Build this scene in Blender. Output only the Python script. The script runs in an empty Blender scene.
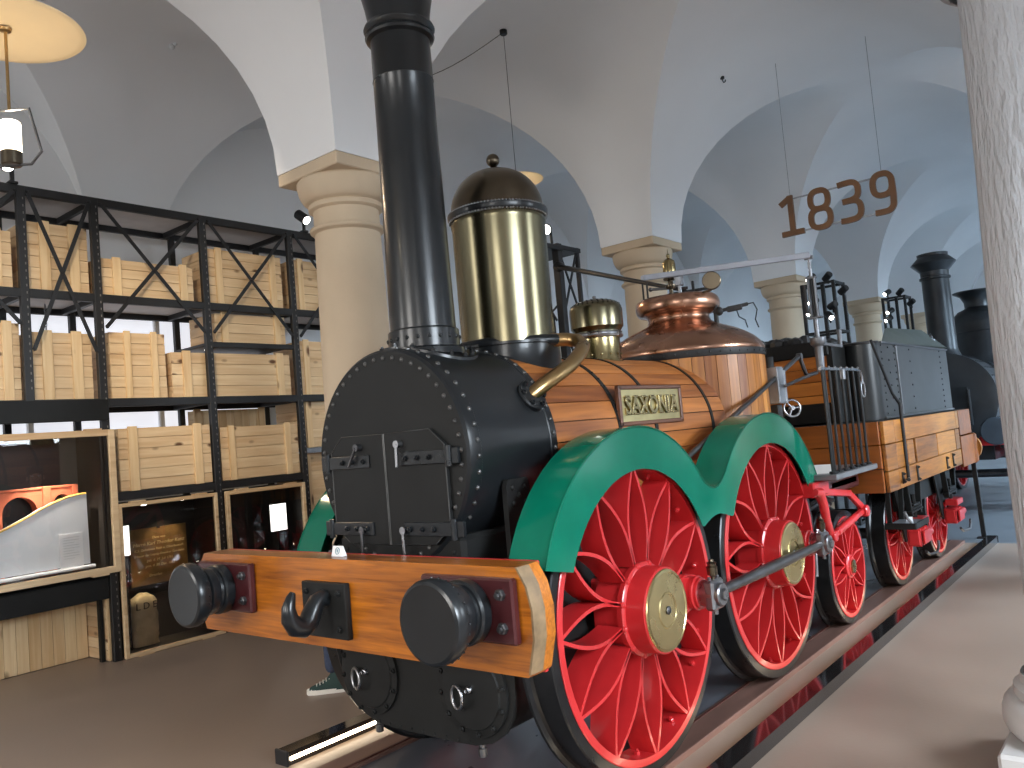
import bpy, bmesh, math, random
from mathutils import Vector, Matrix
random.seed(7)
PI=math.pi; sin=math.sin; cos=math.cos; sqrt=math.sqrt
SC=bpy.context.scene; COL=SC.collection
V=Vector
# ------------------------------------------------------------------ mesh builder
class M:
    def __init__(s): s.v=[]; s.f=[]
    def add(s,vs,fs):
        o=len(s.v); s.v+= [tuple(p) for p in vs]; s.f+= [tuple(i+o for i in f) for f in fs]; return s
    def box(s,c,d,b=0.0,rot=None):
        hx,hy,hz=d[0]/2,d[1]/2,d[2]/2; b=min(b,hx*.9,hy*.9,hz*.9)
        vs=[];fs=[]
        if b<=0:
            for sx in(-1,1):
                for sy in(-1,1):
                    for sz in(-1,1): vs.append((sx*hx,sy*hy,sz*hz))
            fs=[(0,1,3,2),(4,6,7,5),(0,4,5,1),(2,3,7,6),(0,2,6,4),(1,5,7,3)]
        else:
            idx={}
            for sx in(-1,1):
                for sy in(-1,1):
                    for sz in(-1,1):
                        for k,p in enumerate(((sx*hx,sy*(hy-b),sz*(hz-b)),(sx*(hx-b),sy*hy,sz*(hz-b)),(sx*(hx-b),sy*(hy-b),sz*hz))):
                            idx[sx,sy,sz,k]=len(vs); vs.append(p)
            R=(-1,1)
            for a in R:
                fs.append([idx[a,y,z,0] for y,z in((-1,-1),(1,-1),(1,1),(-1,1))])
                fs.append([idx[x,a,z,1] for x,z in((-1,-1),(1,-1),(1,1),(-1,1))])
                fs.append([idx[x,y,a,2] for x,y in((-1,-1),(1,-1),(1,1),(-1,1))])
                for c2 in R:
                    fs.append([idx[a,c2,-1,0],idx[a,c2,1,0],idx[a,c2,1,1],idx[a,c2,-1,1]])
                    fs.append([idx[a,-1,c2,0],idx[a,1,c2,0],idx[a,1,c2,2],idx[a,-1,c2,2]])
                    fs.append([idx[-1,a,c2,1],idx[1,a,c2,1],idx[1,a,c2,2],idx[-1,a,c2,2]])
                    for e in R: fs.append([idx[a,c2,e,0],idx[a,c2,e,1],idx[a,c2,e,2]])
        c=V(c)
        vs=[(rot@V(p) if rot else V(p))+c for p in vs]
        return s.add(vs,fs)
    def bar(s,a,b,w,h,bev=0.0,up=(0,0,1)):
        a=V(a);b=V(b);d=(b-a);L=d.length;d.normalize();u=V(up)
        if abs(d.dot(u))>.98:u=V((0,1,0))
        x=d.cross(u).normalized();z=x.cross(d).normalized()
        return s.box((a+b)/2,(w,L,h),bev,Matrix((x,d,z)).transposed())
    def lathe(s,prof,o=(0,0,0),ax='z',n=32,a0=0.,a1=2*PI,rot=None):
        full=abs(a1-a0-2*PI)<1e-6; m=n if full else n+1
        vs=[];rows=[]
        def T(r,h,a):
            p={'z':(r*cos(a),r*sin(a),h),'y':(r*cos(a),h,r*sin(a)),'x':(h,r*cos(a),r*sin(a))}[ax]
            p=V(p)
            if rot:p=rot@p
            return p+V(o)
        for r,h in prof:
            if r<1e-7: rows.append([len(vs)]*m); vs.append(T(0,h,0))
            else:
                rows.append(list(range(len(vs),len(vs)+m)))
                for i in range(m): vs.append(T(r,h,a0+(a1-a0)*i/n))
        fs=[]
        for A,B in zip(rows,rows[1:]):
            for i in range(n):
                j=(i+1)%m
                q=[A[i],A[j],B[j],B[i]]; u=[]
                for k in q:
                    if k not in u:u.append(k)
                if len(u)>2: fs.append(u)
        return s.add(vs,fs)
    def cyl(s,a,b,r,n=20,r2=None):
        a=V(a);b=V(b);d=b-a;L=d.length
        q=V((0,0,1)).rotation_difference(d.normalized()).to_matrix()
        r2=r if r2 is None else r2
        return s.lathe([(0,0),(r,0),(r2,L),(0,L)],a,'z',n,rot=q)
    def cylb(s,a,b,r,bv,n=24):
        a=V(a);b=V(b);d=b-a;L=d.length
        q=V((0,0,1)).rotation_difference(d.normalized()).to_matrix()
        return s.lathe([(0,0),(r-bv,0),(r,bv),(r,L-bv),(r-bv,L),(0,L)],a,'z',n,rot=q)
    def tube(s,pts,r,n=10,closed=False,caps=True):
        P=[V(p) for p in pts];m=len(P);rs=r if isinstance(r,(list,tuple)) else [r]*m
        t=[]
        for i in range(m):
            if closed: d=P[(i+1)%m]-P[i-1]
            else: d=P[min(i+1,m-1)]-P[max(i-1,0)]
            t.append(d.normalized())
        u=t[0].orthogonal().normalized();vs=[];rows=[]
        for i in range(m):
            if i:u=(t[i-1].rotation_difference(t[i])@u)
            u=(u-t[i]*u.dot(t[i])).normalized();w=t[i].cross(u)
            rows.append(list(range(len(vs),len(vs)+n)))
            for k in range(n):
                a=2*PI*k/n; vs.append(P[i]+rs[i]*(u*cos(a)+w*sin(a)))
        fs=[]
        for i in range(m if closed else m-1):
            A=rows[i];B=rows[(i+1)%m]
            off=0
            if closed and i==m-1:
                best=None
                for o2 in range(n):
                    dd=(V(vs[A[0]])-V(vs[B[o2]])).length
                    if best is None or dd<best[0]:best=(dd,o2)
                off=best[1]
            for k in range(n): fs.append((A[k],A[(k+1)%n],B[(k+1+off)%n],B[(k+off)%n]))
        if not closed and caps: fs+= [tuple(rows[0]),tuple(rows[-1])]
        return s.add(vs,fs)
    def sph(s,c,r,n=14,m=9,sc=(1,1,1)):
        prof=[(r*sin(PI*i/m),-r*cos(PI*i/m)) for i in range(m+1)]
        k=len(s.v); s.lathe([(0,-r)]+prof[1:-1]+[(0,r)],(0,0,0),'z',n)
        for i in range(k,len(s.v)):
            p=s.v[i]; s.v[i]=(p[0]*sc[0]+c[0],p[1]*sc[1]+c[1],p[2]*sc[2]+c[2])
        return s
    def rivet(s,c,nrm,r,n=7):
        q=V((0,0,1)).rotation_difference(V(nrm).normalized()).to_matrix()
        return s.lathe([(r,-.3*r),(r*.9,.35*r),(r*.5,.72*r),(0,.85*r)],c,'z',n,rot=q)
    def bolt(s,c,nrm,r,h=None,n=6):
        c=V(c);d=V(nrm).normalized();h=h or r*.9
        q=V((0,0,1)).rotation_difference(d).to_matrix()
        s.lathe([(r,-.2*r),(r,h*.8),(r*.8,h),(0,h)],c,'z',n,rot=q)
        return s.lathe([(r*.5,h),(r*.5,h*1.6),(0,h*1.7)],c,'z',8,rot=q)
    def ext(s,poly,a,b,ax='x'):
        n=len(poly)
        def T(p,h): return {'x':(h,p[0],p[1]),'y':(p[0],h,p[1]),'z':(p[0],p[1],h)}[ax]
        vs=[T(p,a) for p in poly]+[T(p,b) for p in poly]
        fs=[tuple(range(n)),tuple(range(2*n-1,n-1,-1))]+[(i,(i+1)%n,n+(i+1)%n,n+i) for i in range(n)]
        return s.add(vs,fs)
    def grid(s,rows,closed=False):
        m=len(rows[0]);vs=[p for r in rows for p in r];fs=[]
        for i in range(len(rows)-1):
            for j in range(m if closed else m-1):
                k=(j+1)%m; fs.append((i*m+j,i*m+k,(i+1)*m+k,(i+1)*m+j))
        return s.add(vs,fs)
    def ringplate(s,outer,inner,ax,a,b):
        """closed band between two equally long open polylines, thick from a to b along ax"""
        n=len(outer)
        def T(p,h): return {'x':(h,p[0],p[1]),'y':(p[0],h,p[1]),'z':(p[0],p[1],h)}[ax]
        vs=[T(p,a) for p in outer]+[T(p,a) for p in inner]+[T(p,b) for p in outer]+[T(p,b) for p in inner]
        fs=[]
        for i in range(n-1):
            fs+=[(i,i+1,n+i+1,n+i),(2*n+i,2*n+i+1,3*n+i+1,3*n+i),(i,i+1,2*n+i+1,2*n+i),(n+i,n+i+1,3*n+i+1,3*n+i)]
        fs+=[(0,n,3*n,2*n),(n-1,2*n-1,4*n-1,3*n-1)]
        return s.add(vs,fs)
    def move(s,mat):
        s.v=[tuple(mat@V(p)) for p in s.v]; return s
def obj(name,m,mat,parent=None,ang=35,loc=None):
    me=bpy.data.meshes.new(name); me.from_pydata(m.v,[],m.f); me.update()
    bm=bmesh.new(); bm.from_mesh(me); bmesh.ops.recalc_face_normals(bm,faces=bm.faces); bm.to_mesh(me); bm.free()
    for p in me.polygons:p.use_smooth=True
    try: me.set_sharp_from_angle(angle=math.radians(ang))
    except Exception: pass
    if mat: me.materials.append(mat)
    o=bpy.data.objects.new(name,me); COL.objects.link(o)
    if parent:o.parent=parent
    if loc:o.location=loc
    return o
def obj2(name,parts,parent=None,ang=35):
    m=M(); rng=[]
    for mm_,mt in parts: rng.append((len(m.f),mt)); m.add(mm_.v,mm_.f)
    o=obj(name,m,None,parent,ang)
    for _,mt in rng: o.data.materials.append(mt)
    st=[a for a,_ in rng]+[len(m.f)]
    for i in range(len(rng)):
        for p in range(st[i],st[i+1]): o.data.polygons[p].material_index=i
    return o
def tag(o,label=None,cat=None,group=None,kind=None):
    if label:o['label']=label
    if cat:o['category']=cat
    if group:o['group']=group
    if kind:o['kind']=kind
    return o
def thing(name,label,cat,loc=(0,0,0),group=None,rz=0,parent=None):
    o=bpy.data.objects.new(name,None); COL.objects.link(o); o.location=loc; o.rotation_euler=(0,0,rz); o.empty_display_size=.1
    if parent:o.parent=parent
    return tag(o,label,cat,group)
def kids(o): return [c for c in bpy.data.objects if c.parent==o]
def dup(o,parent=None):
    c=o.copy(); COL.objects.link(c)
    if parent:c.parent=parent
    for ch in kids(o): dup(ch,c)
    return c
def struct(name,m,mat,ang=35): return tag(obj(name,m,mat,None,ang),kind='structure')
def text_m(txt,size,ext,mat4,align='CENTER',bev=0.0,sx=1.0,shear=0.0):
    cu=bpy.data.curves.new('txt','FONT'); cu.body=txt; cu.size=size; cu.extrude=ext; cu.bevel_depth=bev; cu.align_x=align; cu.shear=shear; cu.resolution_u=3
    o=bpy.data.objects.new('txt',cu); COL.objects.link(o)
    dg=bpy.context.evaluated_depsgraph_get(); me=bpy.data.meshes.new_from_object(o.evaluated_get(dg))
    m=M(); m.add([mat4@V((p.co.x*sx,p.co.y,p.co.z)) for p in me.vertices],[tuple(p.vertices) for p in me.polygons])
    bpy.data.objects.remove(o); bpy.data.curves.remove(cu); bpy.data.meshes.remove(me)
    return m
# ------------------------------------------------------------------ materials
def srgb(r,g,b):
    f=lambda c:(c/255/12.92 if c/255<=.04045 else ((c/255+.055)/1.055)**2.4)
    return (f(r),f(g),f(b),1)
def newmat(name):
    m=bpy.data.materials.new(name); m.use_nodes=True; nt=m.node_tree; return m,nt,nt.nodes['Principled BSDF'],nt.nodes.new,nt.links.new
def mat(name,col,rough=.5,metal=0.,var=.12,nscale=6.,rvar=.12,bump=0.,bscale=60.,coat=0.,stretch=(1,1,1),spec=.5,col2=None,bd=.01):
    m,nt,b,N,L=newmat(name)
    tc=N('ShaderNodeTexCoord'); mp=N('ShaderNodeMapping'); mp.inputs['Scale'].default_value=stretch; L(tc.outputs['Object'],mp.inputs['Vector'])
    no=N('ShaderNodeTexNoise'); no.inputs['Scale'].default_value=nscale; no.inputs['Detail'].default_value=6; L(mp.outputs['Vector'],no.inputs['Vector'])
    rp=N('ShaderNodeValToRGB'); c=col; k=1-var; k2=1+var
    c2=col2
    rp.color_ramp.elements[0].position=.3; rp.color_ramp.elements[1].position=.7
    rp.color_ramp.elements[0].color=(c2 if c2 else (c[0]*k,c[1]*k,c[2]*k,1)); rp.color_ramp.elements[1].color=(min(1,c[0]*k2),min(1,c[1]*k2),min(1,c[2]*k2),1)
    L(no.outputs['Fac'],rp.inputs['Fac']); L(rp.outputs['Color'],b.inputs['Base Color'])
    mr=N('ShaderNodeMapRange'); mr.inputs['To Min'].default_value=max(.02,rough-rvar); mr.inputs['To Max'].default_value=min(1,rough+rvar); L(no.outputs['Fac'],mr.inputs['Value']); L(mr.outputs['Result'],b.inputs['Roughness'])
    b.inputs['Metallic'].default_value=metal; b.inputs['Coat Weight'].default_value=coat; b.inputs['Coat Roughness'].default_value=.12; b.inputs['Specular IOR Level'].default_value=spec
    if bump>0:
        n2=N('ShaderNodeTexNoise'); n2.inputs['Scale'].default_value=bscale; n2.inputs['Detail'].default_value=4; L(mp.outputs['Vector'],n2.inputs['Vector'])
        bp=N('ShaderNodeBump'); bp.inputs['Strength'].default_value=bump; bp.inputs['Distance'].default_value=bd; L(n2.outputs['Fac'],bp.inputs['Height']); L(bp.outputs['Normal'],b.inputs['Normal'])
    return m
def wood(name,dark,light,axis,rough=.4,gscale=30.,coat=.2,knots=0.,isl=.25,ring=14.,lowf=2.):
    """grain along axis (0,1,2); per-board tone via islands; optional knots"""
    m,nt,b,N,L=newmat(name)
    tc=N('ShaderNodeTexCoord'); geo=N('ShaderNodeNewGeometry')
    add=N('ShaderNodeVectorMath'); add.operation='ADD'
    sc=N('ShaderNodeMath'); sc.operation='MULTIPLY'; sc.inputs[1].default_value=17.3; L(geo.outputs['Random Per Island'],sc.inputs[0])
    cx=N('ShaderNodeCombineXYZ'); 
    for i in range(3): L(sc.outputs[0],cx.inputs[i])
    L(tc.outputs['Object'],add.inputs[0]); L(cx.outputs[0],add.inputs[1])
    mp=N('ShaderNodeMapping'); st=[1,1,1]; st[axis]=.06; mp.inputs['Scale'].default_value=st; L(add.outputs[0],mp.inputs['Vector'])
    n1=N('ShaderNodeTexNoise'); n1.inputs['Scale'].default_value=gscale; n1.inputs['Detail'].default_value=7; n1.inputs['Distortion'].default_value=.6; L(mp.outputs[0],n1.inputs['Vector'])
    mp2=N('ShaderNodeMapping'); st=[1,1,1]; st[axis]=.25; mp2.inputs['Scale'].default_value=st; L(add.outputs[0],mp2.inputs['Vector'])
    n2=N('ShaderNodeTexNoise'); n2.inputs['Scale'].default_value=lowf; n2.inputs['Detail'].default_value=3; L(mp2.outputs[0],n2.inputs['Vector'])
    mx=N('ShaderNodeMath'); mx.operation='MULTIPLY_ADD'; mx.inputs[1].default_value=.55; L(n1.outputs['Fac'],mx.inputs[0])
    m2=N('ShaderNodeMath'); m2.operation='MULTIPLY_ADD'; m2.inputs[1].default_value=.45; L(n2.outputs['Fac'],m2.inputs[0])
    m3=N('ShaderNodeMath'); m3.operation='MULTIPLY_ADD'; m3.inputs[1].default_value=isl; m3.inputs[2].default_value=-isl/2; L(geo.outputs['Random Per Island'],m3.inputs[0])
    L(m3.outputs[0],m2.inputs[2]); L(m2.outputs[0],mx.inputs[2])
    rp=N('ShaderNodeValToRGB'); rp.color_ramp.elements[0].position=.3; rp.color_ramp.elements[1].position=.68
    rp.color_ramp.elements[0].color=dark; rp.color_ramp.elements[1].color=light; L(mx.outputs[0],rp.inputs['Fac'])
    out=rp.outputs['Color']
    if knots>0:
        mp3=N('ShaderNodeMapping'); st=[1,1,1]; st[axis]=.5; mp3.inputs['Scale'].default_value=st; L(add.outputs[0],mp3.inputs['Vector'])
        vo=N('ShaderNodeTexVoronoi'); vo.inputs['Scale'].default_value=knots; L(mp3.outputs[0],vo.inputs['Vector'])
        kr=N('ShaderNodeValToRGB'); kr.color_ramp.elements[0].position=.10; kr.color_ramp.elements[1].position=.2
        kr.color_ramp.elements[0].color=(1,1,1,1); kr.color_ramp.elements[1].color=(0,0,0,1); L(vo.outputs['Distance'],kr.inputs['Fac'])
        # only some cells carry a knot
        gt=N('ShaderNodeMath'); gt.operation='GREATER_THAN'; gt.inputs[1].default_value=.3
        sp=N('ShaderNodeSeparateColor'); L(vo.outputs['Color'],sp.inputs[0]); L(sp.outputs[0],gt.inputs[0])
        ml=N('ShaderNodeMath'); ml.operation='MULTIPLY'; L(kr.outputs['Color'],ml.inputs[0]); L(gt.outputs[0],ml.inputs[1])
        mixk=N('ShaderNodeMix'); mixk.data_type='RGBA'; L(ml.outputs[0],mixk.inputs['Factor']); L(out,mixk.inputs[6]); mixk.inputs[7].default_value=(dark[0]*.22,dark[1]*.16,dark[2]*.12,1)
        out=mixk.outputs[2]
    L(out,b.inputs['Base Color']); b.inputs['Roughness'].default_value=rough; b.inputs['Coat Weight'].default_value=coat; b.inputs['Coat Roughness'].default_value=.2
    bp=N('ShaderNodeBump'); bp.inputs['Strength'].default_value=.12; bp.inputs['Distance'].default_value=.01; L(n1.outputs['Fac'],bp.inputs['Height']); L(bp.outputs[0],b.inputs['Normal'])
    return m
def emis(name,col,st):
    m,nt,b,N,L=newmat(name); b.inputs['Base Color'].default_value=(.8,.8,.8,1); b.inputs['Emission Color'].default_value=col; b.inputs['Emission Strength'].default_value=st; return m
def glass_mat(name,tint=(1,1,1,1),refl=.09):
    m,nt,b,N,L=newmat(name); out=nt.nodes['Material Output']
    tr=N('ShaderNodeBsdfTransparent'); tr.inputs[0].default_value=tint; gl=N('ShaderNodeBsdfGlossy'); gl.inputs['Roughness'].default_value=.01
    fr=N('ShaderNodeFresnel'); fr.inputs[0].default_value=1.5; mx=N('ShaderNodeMixShader'); L(fr.outputs[0],mx.inputs[0]); L(tr.outputs[0],mx.inputs[1]); L(gl.outputs[0],mx.inputs[2]); L(mx.outputs[0],out.inputs['Surface'])
    return m
K={}
K['black']=mat('black_enamel',(.009,.0105,.012,1),.3,0,.3,3,.08,coat=.15,spec=.35)
K['black_matt']=mat('black_iron',(.0125,.0128,.0125,1),.52,0,.25,4,.1,spec=.2)
K['black_soft']=mat('black_powdercoat',(.009,.009,.01,1),.5,0,.2,5,.08)
K['steel']=mat('bright_steel',(.38,.385,.4,1),.28,1,.12,8,.1)
K['galv']=mat('galvanised_steel',(.3,.315,.34,1),.42,.7,.15,12,.1)
K['dark_steel']=mat('dark_steel',(.12,.12,.125,1),.35,.9,.25,8,.12)
K['tyre']=mat('blackened_tyre',(.035,.036,.038,1),.3,.75,.25,7,.1)
K['brass']=mat('brass',(.16,.142,.088,1),.24,1,.2,3,.07,stretch=(1,1,.25))
K['brass_old']=mat('aged_brass',(.12,.098,.07,1),.3,1,.2,4,.08)
K['gold']=mat('polished_brass',(.33,.27,.14,1),.22,1,.12,8,.06)
K['bronze']=mat('bronze_pipe',(.42,.28,.13,1),.3,1,.15,8,.08)
K['copper']=mat('copper',(.44,.245,.165,1),.27,1,.2,3.5,.1)
K['red']=mat('red_paint',(.53,.021,.024,1),.32,0,.1,5,.08,coat=.4)
K['darkred']=mat('oxblood_paint',(.05,.008,.01,1),.35,0,.2,6,.08,coat=.2)
K['green']=mat('green_paint',(.0008,.135,.08,1),.13,0,.12,4,.05,coat=.1,spec=.35)
K['lag']=wood('lagging_wood',srgb(112,58,24),srgb(194,122,60),1,.42,26,.05,isl=.3)
K['fbwood']=wood('firebox_wood',srgb(128,70,24),srgb(204,136,62),2,.42,26,.05,isl=.35)
K['beam']=wood('varnished_beam',srgb(98,46,8),srgb(194,114,28),0,.3,60,.25,knots=4,lowf=7)
K['endgrain']=mat('end_grain',srgb(122,100,72),.55,0,.3,20,.1)
K['tenderwood']=wood('tender_wood',srgb(92,50,12),srgb(182,118,38),1,.4,40,.0,isl=.2,lowf=7)
K['tenderwood2']=wood('tender_wood_dark',srgb(80,42,12),srgb(150,82,26),0,.4,18,.05,isl=.2,lowf=4)
K['plank']=wood('orange_plank',srgb(150,80,28),srgb(210,130,55),0,.4,20,.2)
K['framewood']=wood('frame_walnut',srgb(62,36,26),srgb(108,70,52),1,.4,30,.1)
K['pine']=wood('pine',srgb(196,158,114),srgb(233,208,168),1,.6,22,.0,knots=7,isl=.22)
K['pinev']=wood('pine_upright',srgb(206,166,116),srgb(238,212,168),2,.6,22,.0,knots=5,isl=.2)
K['pinex']=wood('pine_cross',srgb(190,152,112),srgb(228,202,162),0,.6,22,.0,knots=7,isl=.22)
K['plaster']=mat('plaster',srgb(234,235,236),.85,0,.03,.8,.05,bump=.05,bscale=40)
K['stone']=mat('sandstone',srgb(204,184,157),.8,0,.06,2.2,.06,bump=.12,bscale=50)
K['limewash']=mat('limewash_column',srgb(178,180,184),.85,0,.09,2.5,.05,bump=1.0,bscale=26,stretch=(1.6,1.6,.4),bd=.03)
K['limebase']=mat('limewash_base',srgb(186,184,182),.85,0,.06,3,.05,bump=.3,bscale=30)
K['floor']=mat('screed_floor',srgb(139,122,109),.42,0,.1,1.3,.1,bump=.06,bscale=40)
K['floorblue']=mat('grey_floor',srgb(98,103,108),.4,0,.1,1.3,.1)
K['slab']=mat('dark_slab',srgb(78,80,86),.3,0,.2,3,.1)
K['railst']=mat('rusty_rail',srgb(122,92,82),.35,.35,.2,10,.1,stretch=(1,.2,1))
K['railside']=mat('rusty_rail_side',srgb(74,40,34),.5,.2,.2,10,.1)
K['coal']=mat('coal',(.012,.012,.013,1),.4,0,.4,14,.15)
K['paper']=mat('white_card',srgb(236,236,236),.6,0,.02)
K['white']=mat('white_board',srgb(220,222,224),.5,0,.03)
K['caseint']=mat('case_lining',srgb(44,40,36),.6,0,.1)
K['plaque']=mat('bronze_plaque',srgb(124,96,58),.45,.35,.2,14,.1)
K['plaquetxt']=mat('plaque_lettering',srgb(214,190,136),.4,.3,.1)
K['terra']=mat('orange_model',srgb(214,112,76),.6,0,.1)
K['yellow']=mat('ochre_edge',srgb(196,158,70),.6,0,.1)
K['rockm']=mat('milestone',srgb(186,170,140),.9,0,.25,6,.05,bump=1.0,bscale=9)
K['letter']=mat('cut_letter',srgb(70,62,52),.9,0,.1)
K['disc']=mat('lamp_disc',srgb(236,212,172),.6,0,.03)
K['rust']=mat('brown_sign_metal',srgb(104,72,46),.5,.3,.25,9,.1)
K['lampglow']=emis('lamp_glow',(1,.86,.62,1),9)
K['ledglow']=emis('led_glow',(1,.82,.58,1),9)
K['spotglow']=emis('spot_glow',(1,.95,.86,1),14)
K['cardglow']=emis('backlit_card',(1,.97,.92,1),1.6)
K['daypane']=emis('daylit_pane',(.80,.90,1,1),1.5)
K['glass']=glass_mat('case_glass')
K['denim']=mat('denim',srgb(52,62,84),.85,0,.2,60,.05)
K['shoe']=mat('green_canvas',srgb(34,58,54),.8,0,.1,40,.05)
K['rubber']=mat('white_rubber',srgb(226,222,212),.6,0,.05)
K['skin']=mat('skin',srgb(214,166,140),.55,0,.05)
K['jacket']=mat('dark_jacket',srgb(46,48,54),.8,0,.15,30,.05)
K['hair']=mat('brown_hair',srgb(60,42,30),.6,0,.2,50,.05)
K['greytank']=mat('tank_paint',(.014,.016,.017,1),.36,0,.2,2,.1,spec=.4)
K['lidgreen']=mat('grey_green_lid',srgb(92,98,90),.4,.4,.2,5,.1,stretch=(1,1,.2))
K['bgblack']=mat('background_loco_black',(.022,.026,.03,1),.35,.2,.3,5,.1)
K['bluegrey']=mat('blue_grey_buffer',srgb(74,84,94),.45,.3,.15)
K['chain']=mat('chain_steel',(.15,.15,.16,1),.4,.8,.1)
K['mesh']=mat('lever_grey',srgb(156,161,172),.45,.3,.1,8)
K['balance']=mat('dull_balance_steel',srgb(112,114,118),.4,.7,.12,10)
K['platebrass']=mat('satin_brass_plate',(.52,.45,.24,1),.38,1,.1,10,.08)
K['capbrass']=mat('satin_brass_cap',(.56,.47,.24,1),.28,1,.08,6,.06)
K['rodsteel']=mat('machined_rod_steel',(.24,.245,.26,1),.3,.9,.2,10,.1)
K['shelfgrey']=mat('shelf_board_grey',srgb(190,184,180),.6,0,.1)
K['greyprint']=mat('grey_print',srgb(208,208,208),.7,0,.05)
K['lips']=mat('lips',srgb(176,100,92),.5,0,.05)
K['rivet']=mat('highlight_grey',(.09,.09,.088,1),.35,.6,.2,10,.1)  # paler grey puts the highlights of rivets and door edges into the colour
K['frosted']=emis('frosted_daylit_pane',(.86,.90,1,1),.6)
K['footplate']=mat('worn_footplate',srgb(112,114,117),.45,.3,.15,10)
CAMP=(813.91838,0.68396,0.06328,-0.08687,2.85848,-3.38871,1.62126); EXPO=0.38
# ------------------------------------------------------------------ room
FZ=-.03
XI=[(-5.65,-2.39),(-1.67,2.10),(2.82,6.6)]
YI=[(-8.10+4.6*k,-4.22+4.6*k) for k in range(7)]
X0,X1,Y0,Y1=-5.65,6.6,-8.10,YI[-1][1]
ZS,RV=3.8,2.0
m=M(); m.add([(X0,Y0,FZ),(X1,Y0,FZ),(X1,7.0,FZ),(X0,7.0,FZ)],[(0,1,2,3)]); struct('floor',m,K['floor'])
m=M(); m.add([(X0,7.0,FZ),(X1,7.0,FZ),(X1,Y1,FZ),(X0,Y1,FZ)],[(0,1,2,3)]); struct('floor_beyond',m,K['floorblue'])
def vault():
    m=M(); nb=28
    def arch(v,I):
        for a,b in I:
            if a-1e-6<=v<=b+1e-6:
                t=(v-(a+b)/2)/((b-a)/2); return ZS+RV*sqrt(max(0,1-t*t))
        return ZS
    def bay(x0,x1,y0,y1):
        rows=[];idx={}
        for i in range(nb+1):
            for j in range(nb+1):
                ti=sin(PI/2*(2*i/nb-1));tj=sin(PI/2*(2*j/nb-1))
                z=ZS+RV*max(sqrt(max(0,1-ti*ti)),sqrt(max(0,1-tj*tj)))
                idx[i,j]=len(rows);rows.append(((x0+x1)/2+(x1-x0)/2*ti,(y0+y1)/2+(y1-y0)/2*tj,z))
        fs=[]
        for i in range(nb):
            for j in range(nb):
                a,b,c,d=idx[i,j],idx[i+1,j],idx[i+1,j+1],idx[i,j+1]
                if i==j: fs+=[(a,b,c),(a,c,d)]
                elif i+j==nb-1: fs+=[(a,b,d),(b,c,d)]
                else: fs.append((a,b,c,d))
        m.add(rows,fs)
    def strip(x0,x1,y0,y1,along):
        rows=[]
        for i in range(nb+1):
            t=sin(PI/2*(2*i/nb-1)); z=ZS+RV*sqrt(max(0,1-t*t))
            if along=='y': y=(y0+y1)/2+(y1-y0)/2*t; rows.append([(x0,y,z),(x1,y,z)])
            else: x=(x0+x1)/2+(x1-x0)/2*t; rows.append([(x,y0,z),(x,y1,z)])
        m.grid(rows)
    for xa,xb in XI:
        for ya,yb in YI: bay(xa,xb,ya,yb)
    XB=[(XI[0][1],XI[1][0]),(XI[1][1],XI[2][0])]
    YB=[(YI[k][1],YI[k+1][0]) for k in range(len(YI)-1)]
    for xa,xb in XB:
        for ya,yb in YI: strip(xa,xb,ya,yb,'y')
    for ya,yb in YB:
        for xa,xb in XI: strip(xa,xb,ya,yb,'x')
        for xa,xb in XB: m.add([(xa,ya,ZS),(xb,ya,ZS),(xb,yb,ZS),(xa,yb,ZS)],[(0,1,2,3)])
    bm=bmesh.new()
    me=bpy.data.meshes.new('ceiling'); me.from_pydata(m.v,[],m.f)
    bm.from_mesh(me); bmesh.ops.remove_doubles(bm,verts=bm.verts,dist=1e-4); 
    for f in bm.faces:
        f.normal_update()
        if f.normal.z>0: f.normal_flip()
    bm.to_mesh(me); bm.free()
    for p in me.polygons:p.use_smooth=True
    me.set_sharp_from_angle(angle=math.radians(22)); me.materials.append(K['plaster'])
    o=bpy.data.objects.new('ceiling',me); COL.objects.link(o); tag(o,kind='structure')
vault()
def wallx(name,x,t):
    m=M(); m.box((x+t/2,(Y0+Y1)/2,2.95),(abs(t),Y1-Y0+.4,6.1)); struct(name,m,K['plaster'])
wallx('wall_left',X0,-.2); wallx('wall_right',X1,.2)
m=M(); m.box(((X0+X1)/2,Y0-.1,2.95),(X1-X0,.2,6.1)); struct('wall_front',m,K['plaster'])
m=M(); m.box(((X0+X1)/2,Y1+.1,2.95),(X1-X0,.2,6.1)); struct('wall_back',m,K['plaster'])
# daylit windows, right wall (one per bay) and behind the camera
def area(name,loc,rot,sx,sy,en,col,spread=PI):
    l=bpy.data.lights.new(name,'AREA'); l.shape='RECTANGLE'; l.size=sx; l.size_y=sy; l.energy=en; l.color=col; l.spread=spread
    o=bpy.data.objects.new(name,l); COL.objects.link(o); o.location=loc; o.rotation_euler=rot; return o
wn=0
DAY=(.80,.90,1.0)
for k in range(1,7):
    yc=(YI[k][0]+YI[k][1])/2; wn+=1
    f=M(); 
    for dy in (-.95,0,.95): f.box((X1-.05,yc+dy,2.35),(.1,.08,3.0),.01)
    for dz in (.85,2.35,3.85): f.box((X1-.05,yc,dz),(.1,1.98,.08),.01)
    w=struct('window_%d'%wn,f,K['white'])
    p=M(); p.box((X1-.02,yc,2.35),(.02,1.9,2.95)); obj('pane',p,K['daypane'],w)
    area('daylight',(X1-.12,yc,2.35),(0,PI/2-.66,0),2.9,1.85,[0,270,235,400,460,460,420][k],DAY if k<3 else (.60,.80,1.0),1.75)
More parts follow.
